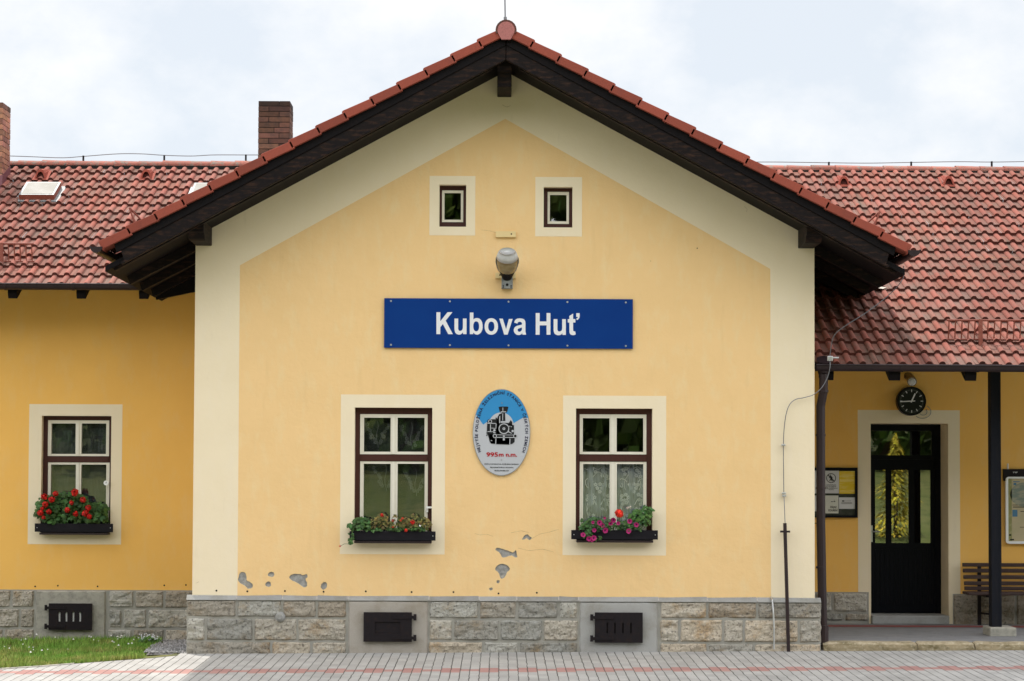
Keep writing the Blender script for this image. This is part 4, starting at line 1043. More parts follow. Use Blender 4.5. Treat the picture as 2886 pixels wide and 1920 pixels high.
for k in range(N_):
    p_, q_ = el(2*math.pi*k/N_), el(2*math.pi*(k+1)/N_); r_, s_ = el(2*math.pi*k/N_, .984), el(2*math.pi*(k+1)/N_, .984)
    m.face([(p_[0],YO-.0015,p_[1]),(q_[0],YO-.0015,q_[1]),(s_[0],YO-.0015,s_[1]),(r_[0],YO-.0015,r_[1])])
m.build('rim', M['galv'], pq)
m = MB(); S_ = lambda x: abs(e(x,0,YO).x - e(0,0,YO).x)
def C2(x, y, r, k, mi): c = E(x, y); m.disc((c[0], c[2]), S_(r), YO-.0012*k, mi, 28)
def R2(x, y, r0, r1, k, mi): c = E(x, y); m.ring((c[0], c[2]), S_(r0), S_(r1), YO-.0012*k, mi, 28)
C2(630, 655, 192, 2, 1)
for pts in ([(590,378),(620,370),(720,370),(745,378),(726,450),(715,466),(622,466),(606,448)], [(640,466),(692,466),(698,600),(625,600)],
            [(575,530),(600,490),(640,475),(640,610),(700,640),(600,660),(565,640),(560,600)], [(412,592),(430,572),(545,570),(538,552),(550,540),(562,552),(590,600),(610,700),(600,830),(545,960),(470,955),(445,915),(438,870),(412,800),(404,745),(408,660)],
            [(560,610),(745,630),(832,670),(832,810),(555,810)], [(770,600),(780,582),(792,600),(806,615),(806,690),(745,680),(735,650)], [(440,805),(872,812),(872,850),(842,862),(842,930),(800,962),(470,955),(445,900)], [(548,860),(772,860),(766,972),(548,966)],
            [(405,770),(412,832),(392,836),(390,828),(403,824),(398,770)], [(812,665),(834,665),(834,675),(822,678),(822,800),(810,800)]): P2(m, pts, 3, 0)
R2(673, 720, 70, 84, 4, 1); C2(673, 720, 21, 4, 1); C2(673, 720, 8, 5, 0)
for pts in ([(652,385),(661,385),(661,445),(652,445)], [(620,448),(712,448),(704,460),(626,460)], [(622,602),(704,602),(704,626),(622,626)], [(600,530),(614,515),(614,630),(600,634)], [(650,478),(660,478),(658,590),(648,590)],
            [(415,628),(545,632),(545,642),(412,640)], [(412,760),(515,764),(515,772),(414,770)], [(455,650),(466,650),(466,764),(455,764)], [(470,705),(552,712),(552,720),(470,714)], [(545,640),(556,640),(552,720),(543,720)],
            [(556,851),(838,853),(838,864),(556,862)], [(556,812),(840,818),(840,824),(556,820)], [(658,828),(686,828),(686,905),(658,905)], [(541,870),(553,870),(550,966),(539,962)], [(762,875),(774,875),(772,976),(760,970)], [(505,775),(540,778),(540,792),(505,790)],
            [(735,690),(770,672),(772,680),(740,700)], [(780,680),(800,684),(800,696),(780,692)], [(465,900),(490,905),(488,914),(467,912)], [(745,760),(800,790),(795,798),(740,775)]): P2(m, pts, 4, 1)
R2(455, 605, 20, 30, 4, 1); C2(523, 745, 18, 5, 1); C2(812, 757, 18, 5, 1)
for x in (530, 852): C2(x, 835, 32, 5, 1); C2(x, 835, 21, 6, 0)
m.build('engine_emblem', [M['inkblack'], M['ovalgrey']], pq)
m = MB(); put = 'NEJVÝŠE POLOŽENÁ ŽELEZNIČNÍ STANICE V ČESKÝCH ZEMÍCH'
Ax, Az = S_(398), S_(626); cc = E(637, 780); hh = S_(45)
th0 = math.pi + math.asin(312/626); th1 = -math.asin(312/626)
NS = 2000; tab = [0]; pp = None
for k in range(NS+1):
    t = th0 + (th1-th0)*k/NS; q_ = (Ax*math.cos(t), Az*math.sin(t))
    if pp: tab.append(tab[-1] + math.hypot(q_[0]-pp[0], q_[1]-pp[1]))
    pp = q_
tot = tab[-1]; hv, _ = glyphs('H', 1.0, .032); ch = max(v[1] for v in hv)-min(v[1] for v in hv); sc = hh/ch
gl = []
for ch_ in put:
    if ch_ == ' ': gl.append((None, None, .30*sc/.9)); continue
    v_, f_ = glyphs(ch_, 1.0, .032); x0 = min(v[0] for v in v_); x1 = max(v[0] for v in v_); gl.append(([((v[0]-(x0+x1)/2)*sc, v[1]*sc) for v in v_], f_, (x1-x0)*sc))
sp = (tot - sum(g[2] for g in gl))/(len(gl)-1); pos = 0
import bisect
for vs, fs, wd in gl:
    s_ = pos + wd/2; pos += wd + sp
    if vs is None: continue
    k = min(NS, bisect.bisect(tab, s_)); t = th0 + (th1-th0)*k/NS
    px_, pz_ = Ax*math.cos(t), Az*math.sin(t); tx, tz = Ax*math.sin(t), -Az*math.cos(t); l = math.hypot(tx, tz); tx, tz = tx/l, tz/l; nx_, nz_ = -tz, tx
    m.raw([(cc[0]+px_+v[0]*tx+(v[1]-hh/2)*nx_, YO-.0036, cc[2]+pz_+v[0]*tz+(v[1]-hh/2)*nz_) for v in vs], fs)
m.build('lettering', M['inknavy'], pq)
def line(m, body, x0, x1, yb, capx, off=.02, mi=0, k=3): put_text(m, body, E(x0,yb)[0], E(x1,yb)[0], E(x0,yb)[2], S_(capx), YO-.0012*k, mi, off)
m = MB(); line(m, '995', 396, 580, 1158, 68, .03); line(m, 'm n.m.', 592, 880, 1158, 66, .03); m.build('lettering', M['inkred'], pq)
m = MB(); line(m, 'PÉČÍ STIFTEROVA POŠUMAVSKÉHO', 365, 905, 1286, 16, .03); line(m, 'ŽELEZNIČNÍHO SPOLKU,', 450, 825, 1338, 16, .03); line(m, 'SPZS.SWEB.CZ', 523, 750, 1390, 18, .03); m.build('lettering', M['inkblack'], pq)
for x, y in ((641, 315), (634, 1214)):
    p = E(x, y); m = MB(); m.tube([(p[0],YO,p[2]),(p[0],YO-.006,p[2])], S_(10), 8); m.build('screw', M['galv'], pq)

# street lamp on the gable, junction boxes
l_ = crop(1380, 620, 7.467)
a, b = l_(127, 240, -.02), l_(552, 368, -.02)
m = MB(); m.box((a.x, -.035, b.z), (b.x, .003, a.z)); c = l_(457, 298, -.035); m.tube([(c.x,-.034,c.z),(c.x,-.037,c.z)], .009, 8, 1)
tag(m.build('junction_box', [M['junction'], M['hole']], bevel=.004), 'small yellowed junction box on the gable between the attic windows', 'junction box')
a, b = l_(120, 1110, -.02), l_(552, 1232, -.02)
m = MB(); m.box((a.x, -.035, b.z), (b.x, .003, a.z)); c = l_(217, 1160, -.035); m.tube([(c.x,-.034,c.z),(c.x,-.037,c.z)], .009, 8, 1)
tag(m.build('junction_box', [M['junction'], M['hole']], bevel=.004), 'yellowed junction box half hidden behind the street lamp bracket', 'junction box')
pb, pt = l_(367, 1450, -.05), l_(367, 1205, -.05)
lm = empty('wall_lamp', (pb.x, 0, pb.z)); tag(lm, 'grey street lamp with amber bowl above the blue name board', 'lamp')
m = MB(); ax, bx_ = l_(250, 1300, -.08), l_(487, 1300, -.08); m.box((ax.x, -.09, pb.z), (bx_.x, .003, pt.z)); m.box((ax.x-.0, -.095, pb.z), (ax.x+.008, -.003, pt.z)); m.build('bracket', M['galv'], lm, bevel=.006)
m = MB()
for x, y, r in ((368,1365,.016),(288,1385,.007),(288,1415,.007),(450,1385,.007),(450,1415,.007)):
    c = l_(x, y, -.09); m.tube([(c.x,-.088,c.z),(c.x,-.094,c.z)], r, 10)
m.build('bolt', M['hole'], lm)
# head: cross-sections along an axis that leans out and up
neck = Vector((l_(367, 1205, -.12).x, -.07, l_(367, 1205, -.10).z)); axis = Vector((0, -.80, .60)).normalized(); nrm = Vector((0, .60, .80))     # nrm points to the back/top
def head(s0, s1, secs, lower, n=20):
    """secs: (distance along axis, half width, top height, bottom depth)"""
    vs = []
    for (d_, w_, tp, bt) in secs:
        for k in range(n+1):
            a = math.pi*k/n; x = w_*math.cos(a); h = math.sin(a)
            vs.append(neck + axis*d_*.80 + Vector((x, 0, 0)) + nrm*(-bt*h if lower else tp*h))
    L = n+1; fs = [(i*L+k, (i+1)*L+k, (i+1)*L+k+1, i*L+k+1) for i in range(len(secs)-1) for k in range(n)] + [tuple(range(L)), tuple((len(secs)-1)*L+k for k in range(L))]
    return vs, fs
secs = [(0,.056,.05,.05),(.13,.090,.085,.055),(.22,.110,.11,.09),(.32,.124,.115,.10),(.42,.122,.105,.09),(.50,.104,.085,.07),(.535,.088,.06,.05)]
m = MB(); m.raw(*head(0,0,secs[1:],False)); m.raw(*head(0,0,[(.415,.122,0,.098),(.47,.112,0,.082),(.51,.100,0,.068),(.537,.086,0,.05)],True)); m.build('housing', M['lampcap'], lm, smooth=True)
m = MB(); m.raw(*head(0,0,secs[:2],True)); m.raw(*head(0,0,secs[:2],False)); m.build('neck', M['iron'], lm, smooth=True)
m = MB(); m.raw(*head(0,0,[(.13,.084,0,.055),(.19,.100,0,.092),(.28,.114,0,.116),(.36,.120,0,.112),(.42,.118,0,.086)],True)); m.build('bowl', M['lampglass'], lm, smooth=True)
m = MB(); rim = [neck + axis*d_*.80 + Vector((s_*w_, 0, 0)) for s_ in (1,) for d_, w_ in ((.13,.093),(.22,.113),(.32,.127),(.40,.124),(.425,.118))]
rim2 = [Vector((2*neck.x - v.x, v.y, v.z)) for v in reversed(rim)]; m.tube(rim + rim2, .006, 6); m.build('rim', M['galv'], lm)

# ---- window boxes and plants
def flower_box(plank, body, Y0, label):
    a, b = plank; c, d_ = body; P0, P1 = F(*a, Y0), F(*b, Y0); B0, B1 = F(*c, Y0), F(*d_, Y0)
    r_ = empty('flower_box', ((P0.x+P1.x)/2, Y0, B1.z)); tag(r_, label, 'flower box', 'flower boxes on the window sills')
    m = MB(); m.box((P0.x, Y0-.012, P1.z), (P1.x, Y0+.012, P0.z))
    for x in (P0.x+.03, P1.x-.03): m.tube([(x, Y0-.011, (P0.z+P1.z)/2), (x, Y0-.014, (P0.z+P1.z)/2)], .006, 8, 1)
    m.build('front_board', [M['boxwood'], M['screw']], r_, bevel=.004)
    m = MB(); m.box((B0.x, Y0+.013, B1.z+.028), (B1.x, Y0+.20, P0.z-.015)); m.build('trough', M['boxwood'], r_)
    m = MB(); m.box((B0.x-.0, Y0-.002, B1.z), (B1.x, Y0+.20, B1.z+.024)); m.build('sill', M['gutter'], r_, bevel=.003)
    m = MB(); m.box((B0.x+.015, Y0+.025, P0.z-.016), (B1.x-.015, Y0+.19, P0.z-.006)); m.build('soil', M['soil'], r_)
    return r_
flower_box(((985.5,1497),(1227.5,1524)), ((998,1524),(1216,1532)), -.13, 'black flower box with bronze leaves and scattered red blooms under the left gable window')
flower_box(((1610,1494),(1854,1521)), ((1625,1521),(1841,1530)), -.13, 'black flower box with magenta petunias under the lace curtained window')
flower_box(((98.5,1475.5),(318,1500)), ((111,1500),(305,1508)), WY-.13, 'black flower box full of scarlet geraniums on the wing window')

def leaf(m, p, r, nrm_, mi=0, t=(1,1,1), lobes=7, long=1.0):
    nrm_ = nrm_.normalized(); u = nrm_.orthogonal().normalized(); a = random.uniform(0, 6.28); u = Matrix.Rotation(a, 3, nrm_) @ u; v = nrm_.cross(u)
    pts = [p - u*r*.25]
    for k in range(lobes):
        an = -2.3 + 4.6*k/(lobes-1); rr = r*(1 if k % 2 == 0 else .88); pts.append(p + u*math.cos(an)*rr*long + v*math.sin(an)*rr + nrm_*(-.15*r*abs(math.sin(an))))
    m.face(pts, mi, t)
def foliage(m, blobs, Y, n, size, mi, dy, long=1.0, lobes=7, gr=(.5,1.35)):
    """blobs: photo-space ellipses (fx, fy, rx, ry) filled with leaves at depth Y +- dy"""
    tot = sum(b[2]*b[3] for b in blobs)
    for b in blobs:
        for _ in range(int(n*b[2]*b[3]/tot)):
            while True:
                u, v = random.uniform(-1,1), random.uniform(-1,1)
                if u*u+v*v < 1: break
            w_ = random.uniform(-1,1); p = F(b[0]+u*b[2], b[1]+v*b[3], Y) ; p.y += w_*dy
            g = random.uniform(*gr); t = (g*random.uniform(.8,1.25), g, g*random.uniform(.7,1.1))
            leaf(m, p, size*random.uniform(.6,1.25), Vector((u*.8+random.uniform(-.6,.6), -.8+random.uniform(-.5,.4), .6-v*.5+random.uniform(-.5,.5))), mi, t, lobes, long)
def pom_mesh(mt, r, n, flat=1.0):
    m = MB()
    for _ in range(n):
        d_ = Vector((random.gauss(0,1), random.gauss(0,1), random.gauss(0,1))).normalized(); g = random.uniform(.55,1.25)
        leaf(m, d_*r*.82*Vector((1,1,flat)).length/1.732, r*.42, d_ + Vector((random.uniform(-.4,.4),)*3), 0, (g, g*.9, g*.9), 5)
    o = m.build('flower', mt, loc=(0,0,0)); return o
def petunia_mesh(mt, r):
    m = MB(); n = 10
    for k in range(n):
        a, b = 2*math.pi*k/n, 2*math.pi*(k+1)/n; ra = r*(1 if k % 2 else .9); rb = r*(.9 if k % 2 else 1)
        m.face([(0, r*.6, 0), (r*.3*math.cos(a), r*.2, r*.3*math.sin(a)), (r*.3*math.cos(b), r*.2, r*.3*math.sin(b))], 0, (.25,.25,.5))
        g = random.uniform(.85,1.2); m.face([(r*.3*math.cos(a), r*.2, r*.3*math.sin(a)), (ra*math.cos(a), -.05*r, ra*math.sin(a)), (rb*math.cos(b), -.05*r, rb*math.sin(b)), (r*.3*math.cos(b), r*.2, r*.3*math.sin(b))], 0, (g,g,g))
    return m.build('flower', mt, loc=(0,0,0))
def bloom(proto, parent, p, s=1.0, rot=None, used=set()):
    if proto.name in used: o = proto.copy(); COL.objects.link(o)
    else: o = proto; used.add(proto.name)
    o.parent = parent; o.location = Vector(p) - world_loc(parent); o.scale = (s, s, s)
    o.rotation_euler = rot if rot else (rnd(0,6), rnd(0,6), rnd(0,6)); return o
def plant(name, loc, label, cat): r_ = empty(name, loc); tag(r_, label, cat); return r_

# scarlet geraniums on the wing window
gw_ = lambda x, y, Y=WY-.05: qw(x, y, Y)
b_ = gw_(580, 1310); r_ = plant('geranium', (b_.x, WY-.05, b_.z), 'bushy dark green geranium covered in round scarlet flower heads', 'plant')
m = MB(); fq = lambda x, y, rx_, ry_: (60+x/3.92, 1140+y/3.92, rx_/3.92, ry_/3.92)
foliage(m, [fq(560,1190,380,130), fq(480,1080,240,110), fq(300,1150,140,140), fq(240,1210,85,80), fq(800,1190,170,110), fq(860,1270,110,60), fq(400,1270,160,55), fq(640,1080,120,90)], WY-.06, 900, .034, 0, .11)
for _ in range(60):
    a = gw_(rnd(300,850), 1300); m.tube([a, a+Vector((rnd(-.05,.05), rnd(-.05,.05), rnd(.06,.22)))], .003, 4, 1)
m.build('foliage', [M['leaf'], M['stem']], r_)
pr1 = pom_mesh(M['petalred'], .033, 46); pr2 = pom_mesh(M['petalred'], .033, 46)
for i, (x, y, s) in enumerate(((252,1020,1.15),(378,985,1.0),(335,1050,1.1),(265,1103,1.05),(212,1200,1.1),(305,1183,.95),(592,972,1.35),(680,1055,1.05),(553,1087,.85),(510,1168,1.0),(600,1212,.95),(740,1143,1.05),(705,1205,1.15),(752,1240,.95),(245,1250,.7),(232,1150,.7))):
    bloom(pr1 if i % 2 else pr2, r_, gw_(x, y, WY-.19), s*1.22)
# mixed box: ivy-leaved geranium on the left, bronze begonias, red heads
qx = crop(950, 1420, 7.857)
fx_ = lambda x, y, rx_, ry_: (950+x/7.857, 1420+y/7.857, rx_/7.857, ry_/7.857)
b_ = qx(520, 600, -.05); r_ = plant('ivy_geranium', (b_.x, -.05, b_.z), 'trailing ivy geranium spilling green leaves over the box end, one red bloom', 'plant')
m = MB(); foliage(m, [fx_(540,430,200,130), fx_(400,520,110,70), fx_(620,520,130,90), fx_(270,480,50,40), fx_(330,640,60,40)], -.09, 190, .027, 0, .09)
foliage(m, [fx_(300,790,60,40), fx_(290,870,50,30), fx_(340,720,30,60)], -.17, 34, .020, 0, .02)
a = qx(250, 890, -.16); c = qx(75, 935, -.06); m.tube([a, (a+c)/2+Vector((0,0,.012)), c], .0025, 5, 1); m.tube([qx(330,590,-.15), qx(345,700,-.17), qx(300,870,-.16)], .004, 5, 1)
m.build('foliage', [M['leaf'], M['stem']], r_); pr3 = pom_mesh(M['petalred'], .018, 14); bloom(pr3, r_, qx(65, 935, -.06), .8)
b_ = qx(1400, 600, -.05); r_ = plant('begonia', (b_.x, -.05, b_.z), 'bronze and yellow green begonias with scattered red blooms in the left gable box', 'plant')
m = MB(); foliage(m, [fx_(930,430,220,140), fx_(1000,300,120,90), fx_(1330,460,170,110), fx_(1700,470,260,120), fx_(1960,450,130,120), fx_(1280,260,50,50), fx_(1720,270,80,60), fx_(1500,380,120,90), fx_(1960,350,60,50)], -.09, 420, .017, 0, .09, 1.2, 5, (.5,1.5))
foliage(m, [fx_(900,580,160,40), fx_(1300,560,180,40), fx_(1800,560,220,40)], -.13, 110, .019, 1, .05)
for _ in range(50):
    a = qx(rnd(780,2050), 610, -.09); m.tube([a, a+Vector((rnd(-.05,.05), rnd(-.05,.05), rnd(.05,.17)))], .0025, 4, 2)
m.build('foliage', [M['leaf2'], M['leaf'], M['stem']], r_)
pm1 = pom_mesh(M['petalred'], .030, 40); pm2 = pom_mesh(M['petalorange'], .022, 26)
for x, y, s, pr_ in ((990,250,.75,pm1),(1235,370,.55,pm1),(1410,370,.65,pm2),(1670,410,1.0,pm1),(1240,520,.6,pm2),(1525,590,1.0,pm2),(1450,330,.5,pm1)): bloom(pr_, r_, qx(x, y, -.17), s)
m = MB(); leaf(m, qx(1838,485,-.18), .012, Vector((0,-1,.2)), 0); m.build('petal', M['whitebright'], r_)
# petunias and a geranium
qz = crop(1590, 1400, 8.128); fz_ = lambda x, y, rx_, ry_: (1590+x/8.128, 1400+y/8.128, rx_/8.128, ry_/8.128)
b_ = qz(700, 780, -.05); r_ = plant('petunia', (b_.x, -.05, b_.z), 'trailing petunia with magenta trumpets hanging over the front of the box', 'plant')
m = MB(); foliage(m, [fz_(650,680,260,140), fz_(450,700,120,110), fz_(1000,640,200,130), fz_(1400,680,220,120), fz_(1650,720,130,90), fz_(700,540,200,60), fz_(420,520,40,50)], -.09, 330, .018, 0, .10, 1.35, 5)
foliage(m, [fz_(560,850,90,60), fz_(640,960,120,60), fz_(820,930,40,50), fz_(450,880,60,60)], -.17, 60, .016, 0, .02, 1.3, 5)
for _ in range(40):
    a = qz(rnd(380,1800), 790, -.08); m.tube([a, a+Vector((rnd(-.05,.05), rnd(-.07,.02), rnd(.04,.14)))], .0025, 4, 1)
m.build('foliage', [M['leaf'], M['stem']], r_)
pp_ = petunia_mesh(M['petalmag'], .034)
for x, y, s in ((815,600,1.0),(880,660,.8),(945,775,1.05),(690,770,.75),(435,875,.9),(570,965,.95),(680,950,1.0),(640,1000,.7),(1065,620,.8),(1240,610,.7),(1500,565,.9),(1655,645,.9),(1480,790,.95),(930,490,.5),(660,590,.6),(1130,540,1.0)):
    bloom(pp_, r_, qz(x, y, -.19 if y < 800 else -.205), s, (rnd(-.5,.35), rnd(0,6), rnd(-.5,.5)))
b_ = qz(1700, 780, -.04); r_ = plant('geranium', (b_.x, -.04, b_.z), 'geranium with one large orange red head and pale green leaves by the lace curtain', 'plant')
m = MB(); foliage(m, [fz_(1780,420,210,140), fz_(1900,330,110,120), fz_(1620,440,170,130), fz_(1850,560,130,120), fz_(1960,300,60,100)], -.07, 150, .029, 0, .08, gr=(.8,1.7))
m.tube([qz(1290,700,-.08), qz(1262,430,-.14)], .004, 5, 1); m.tube([qz(1500,600,-.08), qz(1478,270,-.1)], .003, 5, 1); m.tube([qz(1700,700,-.08), qz(1955,590,-.1)], .004, 5, 1)
m.build('foliage', [M['leaf'], M['stem']], r_); pq_ = pom_mesh(M['petalorange'], .052, 80); bloom(pq_, r_, qz(1262, 385, -.15), 1.0)
m = MB(); c = qz(1478, 240, -.1)
for k in range(9): leaf(m, c + Vector((rnd(-.02,.02), rnd(-.01,.01), rnd(-.02,.02))), .010, Vector((rnd(-1,1),-1,rnd(-1,1))), 0)
m.build('faded_flower', M['palemortar'], r_)

# ---- curtains behind the panes
def curtain(label, r, Y, waves, mt, motif=None, mmt=None):
    m = MB(); n = 60; vs = []
    for j in range(2):
        for i in range(n+1): x = r[0]+(r[2]-r[0])*i/n; vs.append((x, Y + .012*math.sin(i*waves), r[1] if j == 0 else r[3]))
    m.raw(vs, [(i, i+1, n+2+i, n+1+i) for i in range(n)])
    if motif: motif(m)
    return tag(m.build('lace_curtain', [mt, mmt or M['lace']], smooth=False), label, 'curtain')
def flower_motif(m, x, z, r, Y, w_=.0035):
    for k in range(5):
        a = 2*math.pi*k/5 + .3; m.ring((x + r*.62*math.cos(a), z + r*.62*math.sin(a)), r*.16, r*.40, Y, 1, 8)
def scroll(m, pts, Y, w_=.004):
    for k in range(len(pts)-1):
        a, b = Vector((pts[k][0],0,pts[k][1])), Vector((pts[k+1][0],0,pts[k+1][1])); d_ = (b-a); 
        if d_.length < 1e-6: continue
        nn = Vector((-d_.z,0,d_.x)).normalized()*w_; m.face([(a+nn)[:1]+(Y,)+((a+nn)[2],), (b+nn)[:1]+(Y,)+((b+nn)[2],), (b-nn)[:1]+(Y,)+((b-nn)[2],), (a-nn)[:1]+(Y,)+((a-nn)[2],)], 1)
def V3(p): return (p.x, p.z)
def lace_right(m):
    Y = YF + .075; S = abs(q7(1,0,Y).x - q7(0,0,Y).x)
    for ox in (1840, 2065):
        f = lambda x, y: V3(q7(ox + x, y, Y))
        for x, y in ((-45,650),(-25,640),(-35,675),(-5,660),(45,650),(60,665),(40,685),(68,690)): flower_motif(m, *f(x, y), 13*S, Y)
        for x, y in ((-20,745),(10,742),(38,745),(-8,768),(24,768),(8,792),(30,748)): flower_motif(m, *f(x+15, y), 13*S, Y)
        for x, y in ((-55,820),(-30,812),(-60,845),(-38,850),(-12,830),(-48,872),(-25,865),(55,812),(78,820),(60,845),(85,850),(70,875)): flower_motif(m, *f(x, y), 13*S, Y)
        for x, y in ((-50,940),(-20,950),(-40,975),(-15,985),(-30,1010),(-10,1020),(-45,1000),(40,905),(62,912)): flower_motif(m, *f(x, y), 11*S, Y)
        for s_ in (-1, 1):
            scroll(m, [f(15 + s_*(70 - 26*k/6*math.cos(k*.75)), 735 + 30*math.sin(k*.75)) for k in range(9)], Y)
            scroll(m, [f(15 + s_*55*math.sin(k*.32), 690 + 9*k - 30*math.cos(k*.4)) for k in range(8)], Y, .0025)
            scroll(m, [f(15 + s_*(15+9*k), 880 - 60*math.sin(k*.45) + 6*k) for k in range(8)], Y, .004)
            scroll(m, [f(15 + s_*(72 + 8*math.sin(k*.9)), 870 + 22*k) for k in range(8)], Y, .0025)
        scroll(m, [f(-80 + k*16, 636 + 9*math.sin(k*1.4)) for k in range(12)], Y, .003)
r_ = cr(q7, (1735, 600, 2168, 1095), YF); curtain('white lace curtain with flower clusters behind the petunia window', r_, YF + .08, .5, M['net'], lace_right)
def lace_left(m):
    Y = YF + .075; S = abs(q7(1,0,Y).x - q7(0,0,Y).x)
    for ox, oy, sg_ in ((385,410,1),(612,420,-1),(440,700,1),(640,730,-1)):
        f = lambda x, y: V3(q7(ox + x, oy + y, Y))
        for s_ in (-1, 1):
            scroll(m, [f(s_*(80 - 9*k + 6*math.sin(k)), -70 + 15*k) for k in range(9)], Y, .003)
            for k in range(7): flower_motif(m, *f(s_*(70 - 9*k) + rnd(-10,10), -60 + 20*k + rnd(-8,8)), 13*S, Y)
        scroll(m, [f(6*math.sin(k*.8), -90 + 18*k) for k in range(11)], Y, .003)
r_ = cr(q7, (276, 282, 714, 1090), YF); curtain('dim dark lace with leaf scrolls inside the left gable window', r_, YF + .08, .4, M['sheer'], lace_left, M['lacedim'])
def folds(m): pass
r_ = cr(qw, (300, 180, 966, 1380), WY+YF); curtain('thin striped net curtain hanging in folds in the geranium window', r_, WY+YF+.09, 1.9, M['streak'])
# thermometer
c = qw(938, 868, WY-.03); m = MB(); m.tube([(c.x,WY+.09,c.z),(c.x,WY-.03,c.z)], .012, 8); m.tube([(c.x,WY-.03,c.z),(c.x,WY-.045,c.z)], .031, 20); m.tube([(c.x,WY-.046,c.z),(c.x+.012,WY-.047,c.z+.016)], .002, 4, 1); m.disc((c.x, c.z), .006, WY-.0465, 1, 10)
tag(m.build('thermometer', [M['whitebright'], M['inkblack']]), 'small round white dial thermometer on the edge of the wing window', 'thermometer')

# ---- veranda wall: clock, spotlight, notice boards, bench
k5 = crop(2200, 980, 3.016); YC = WY - .10
c = k5(1113, 455, YC); rr = abs(k5(1236, 455, YC).x - k5(990, 455, YC).x)/2
ck_ = empty('clock', (c.x, WY, c.z)); tag(ck_, 'round black station clock with white hands above the door', 'clock')
m = MB(); m.tube([(c.x, WY+.003, c.z), (c.x, YC, c.z)], rr, 40); m.tube([(c.x, YC+.004, c.z), (c.x, YC-.012, c.z), (c.x, YC-.013, c.z)], [rr, rr, rr*.93], 40, caps=False); m.build('case', M['dooriron'], ck_)
m = MB(); m.disc((c.x, c.z), rr*.92, YC-.006, 0, 40); m.build('dial', M['clockface'], ck_)
def bar(m, ang, r0, r1, w_, Y, mi=0):
    s_, co = math.sin(ang), math.cos(ang); d_ = Vector((s_,0,co)); n_ = Vector((co,0,-s_)); o = Vector((c.x, Y, c.z))
    m.face([o+d_*r0+n_*w_, o+d_*r1+n_*w_, o+d_*r1-n_*w_, o+d_*r0-n_*w_], mi)
m = MB()
for k in range(60):
    if k % 5 == 0: bar(m, k*math.pi/30, rr*.63, rr*.80, rr*.026, YC-.007)
    else: bar(m, k*math.pi/30, rr*.74, rr*.80, rr*.009, YC-.007, 1)
m.build('marks', [M['signwhite'], M['galv']], ck_)
m = MB(); bar(m, R(25), -rr*.10, rr*.58, rr*.048, YC-.009); m.build('hand', M['signwhite'], ck_)
m = MB(); bar(m, R(267), -rr*.24, rr*.80, rr*.036, YC-.010); m.build('hand', M['signwhite'], ck_)
m = MB(); o = k5(1205, 545, WY-.02); m.tube([o + Vector((.11*math.cos(a), 0, .085*math.sin(a))) for a in [-2.4+3.4*k/12 for k in range(13)]], .004, 6)
m.tube([o + Vector((.05*math.cos(a)+.01, 0, .045*math.sin(a))) for a in [-2.6+3.4*k/12 for k in range(13)]], .004, 6); m.build('cable', M['galv'], ck_)
a, b = k5(1085, 255, WY-.02), k5(1118, 290, WY-.22)
sl = empty('spotlight', (a.x, WY, a.z)); tag(sl, 'small brassy spotlight on the veranda wall just above the clock', 'lamp')
m = MB(); m.tube([a+Vector((0,.03,.02)), a+Vector((.01,-.04,.01)), b], [.052,.05,.062], 16); m.build('body', M['brass'], sl)
m = MB(); d_ = (b-a).normalized(); m.tube([b+d_*.001, b+d_*.015], [.052,.03], 16); m.build('lens', M['lampcap'], sl)

YB = WY - .05
kb = crop(2270, 1290, 8.25)
fa = kb(1215, 235, YB); fb2 = kb(1232, 1400, YB); lx = XR - .35 + .3
nb = empty('notice_board', ((lx+fa.x)/2, WY, fb2.z)); tag(nb, 'black framed notice board with white and yellow papers left of the door', 'notice board')
xL_ = fa.x - 1.15
m = MB(); panel(m, (xL_, fb2.z, fa.x, fa.z), [(xL_+.05, kb(0,1340,YB).z, kb(1155,0,YB).x, kb(0,300,YB).z)], YB, .047); m.build('frame', M['dooriron'], nb)
m = MB(); m.box((xL_+.04, YB+.02, fb2.z+.02), (fa.x-.03, YB+.045, fa.z-.02)); m.build('backing', M['felt'], nb)
YPp = YB + .012
def paper(x0, y0, x1, y1, mt, k=0):
    m = MB(); r_ = rect(kb(x0,y0,YPp), kb(x1,y1,YPp)); m.box((r_[0], YPp-.001*k, r_[1]), (r_[2], YPp+.007, r_[3])); return m.build('paper', mt, nb)
paper(395, 300, 780, 832, M['papergrey'], 1); paper(785, 312, 1150, 842, M['paperyellow']); paper(400, 880, 768, 1298, M['papercream'], 1); paper(780, 925, 1152, 1192, M['papergrey']); paper(-120, 300, 262, 835, M['papergrey']); paper(-120, 878, 262, 1250, M['papergrey'])
m = MB(); Yk = YPp - .003; cI = kb(597, 477, Yk); s8 = abs(kb(1,0,Yk).x - kb(0,0,Yk).x)
m.ring((cI.x, cI.z), 98*s8, 113*s8, Yk, 0, 28)
def poly(pts, w_=None): m.holes([[V3(kb(x, y, Yk-.0008)) for x, y in pts]], Yk-.0008, 0)
m.disc(V3(kb(580, 408, Yk)), 13*s8, Yk-.0008, 0, 10)
poly([(575,424),(600,424),(635,468),(622,500),(612,478),(606,500),(640,545),(622,552),(588,512),(572,545),(555,545),(578,495),(575,465),(548,478),(545,462),(562,448)])
scroll_pts = [V3(kb(520, 400, Yk)), V3(kb(675, 552, Yk))]
a, b = Vector((scroll_pts[0][0],Yk-.001,scroll_pts[0][1])), Vector((scroll_pts[1][0],Yk-.001,scroll_pts[1][1])); n_ = Vector((.004,0,.004)); m.face([a+n_, b+n_, b-n_, a-n_])
def tline(body, x0, x1, y, cap): put_text(m, body, kb(x0,y,Yk).x, kb(x1,y,Yk).x, kb(x0,y,Yk).z, cap*s8, Yk, 0, .02)
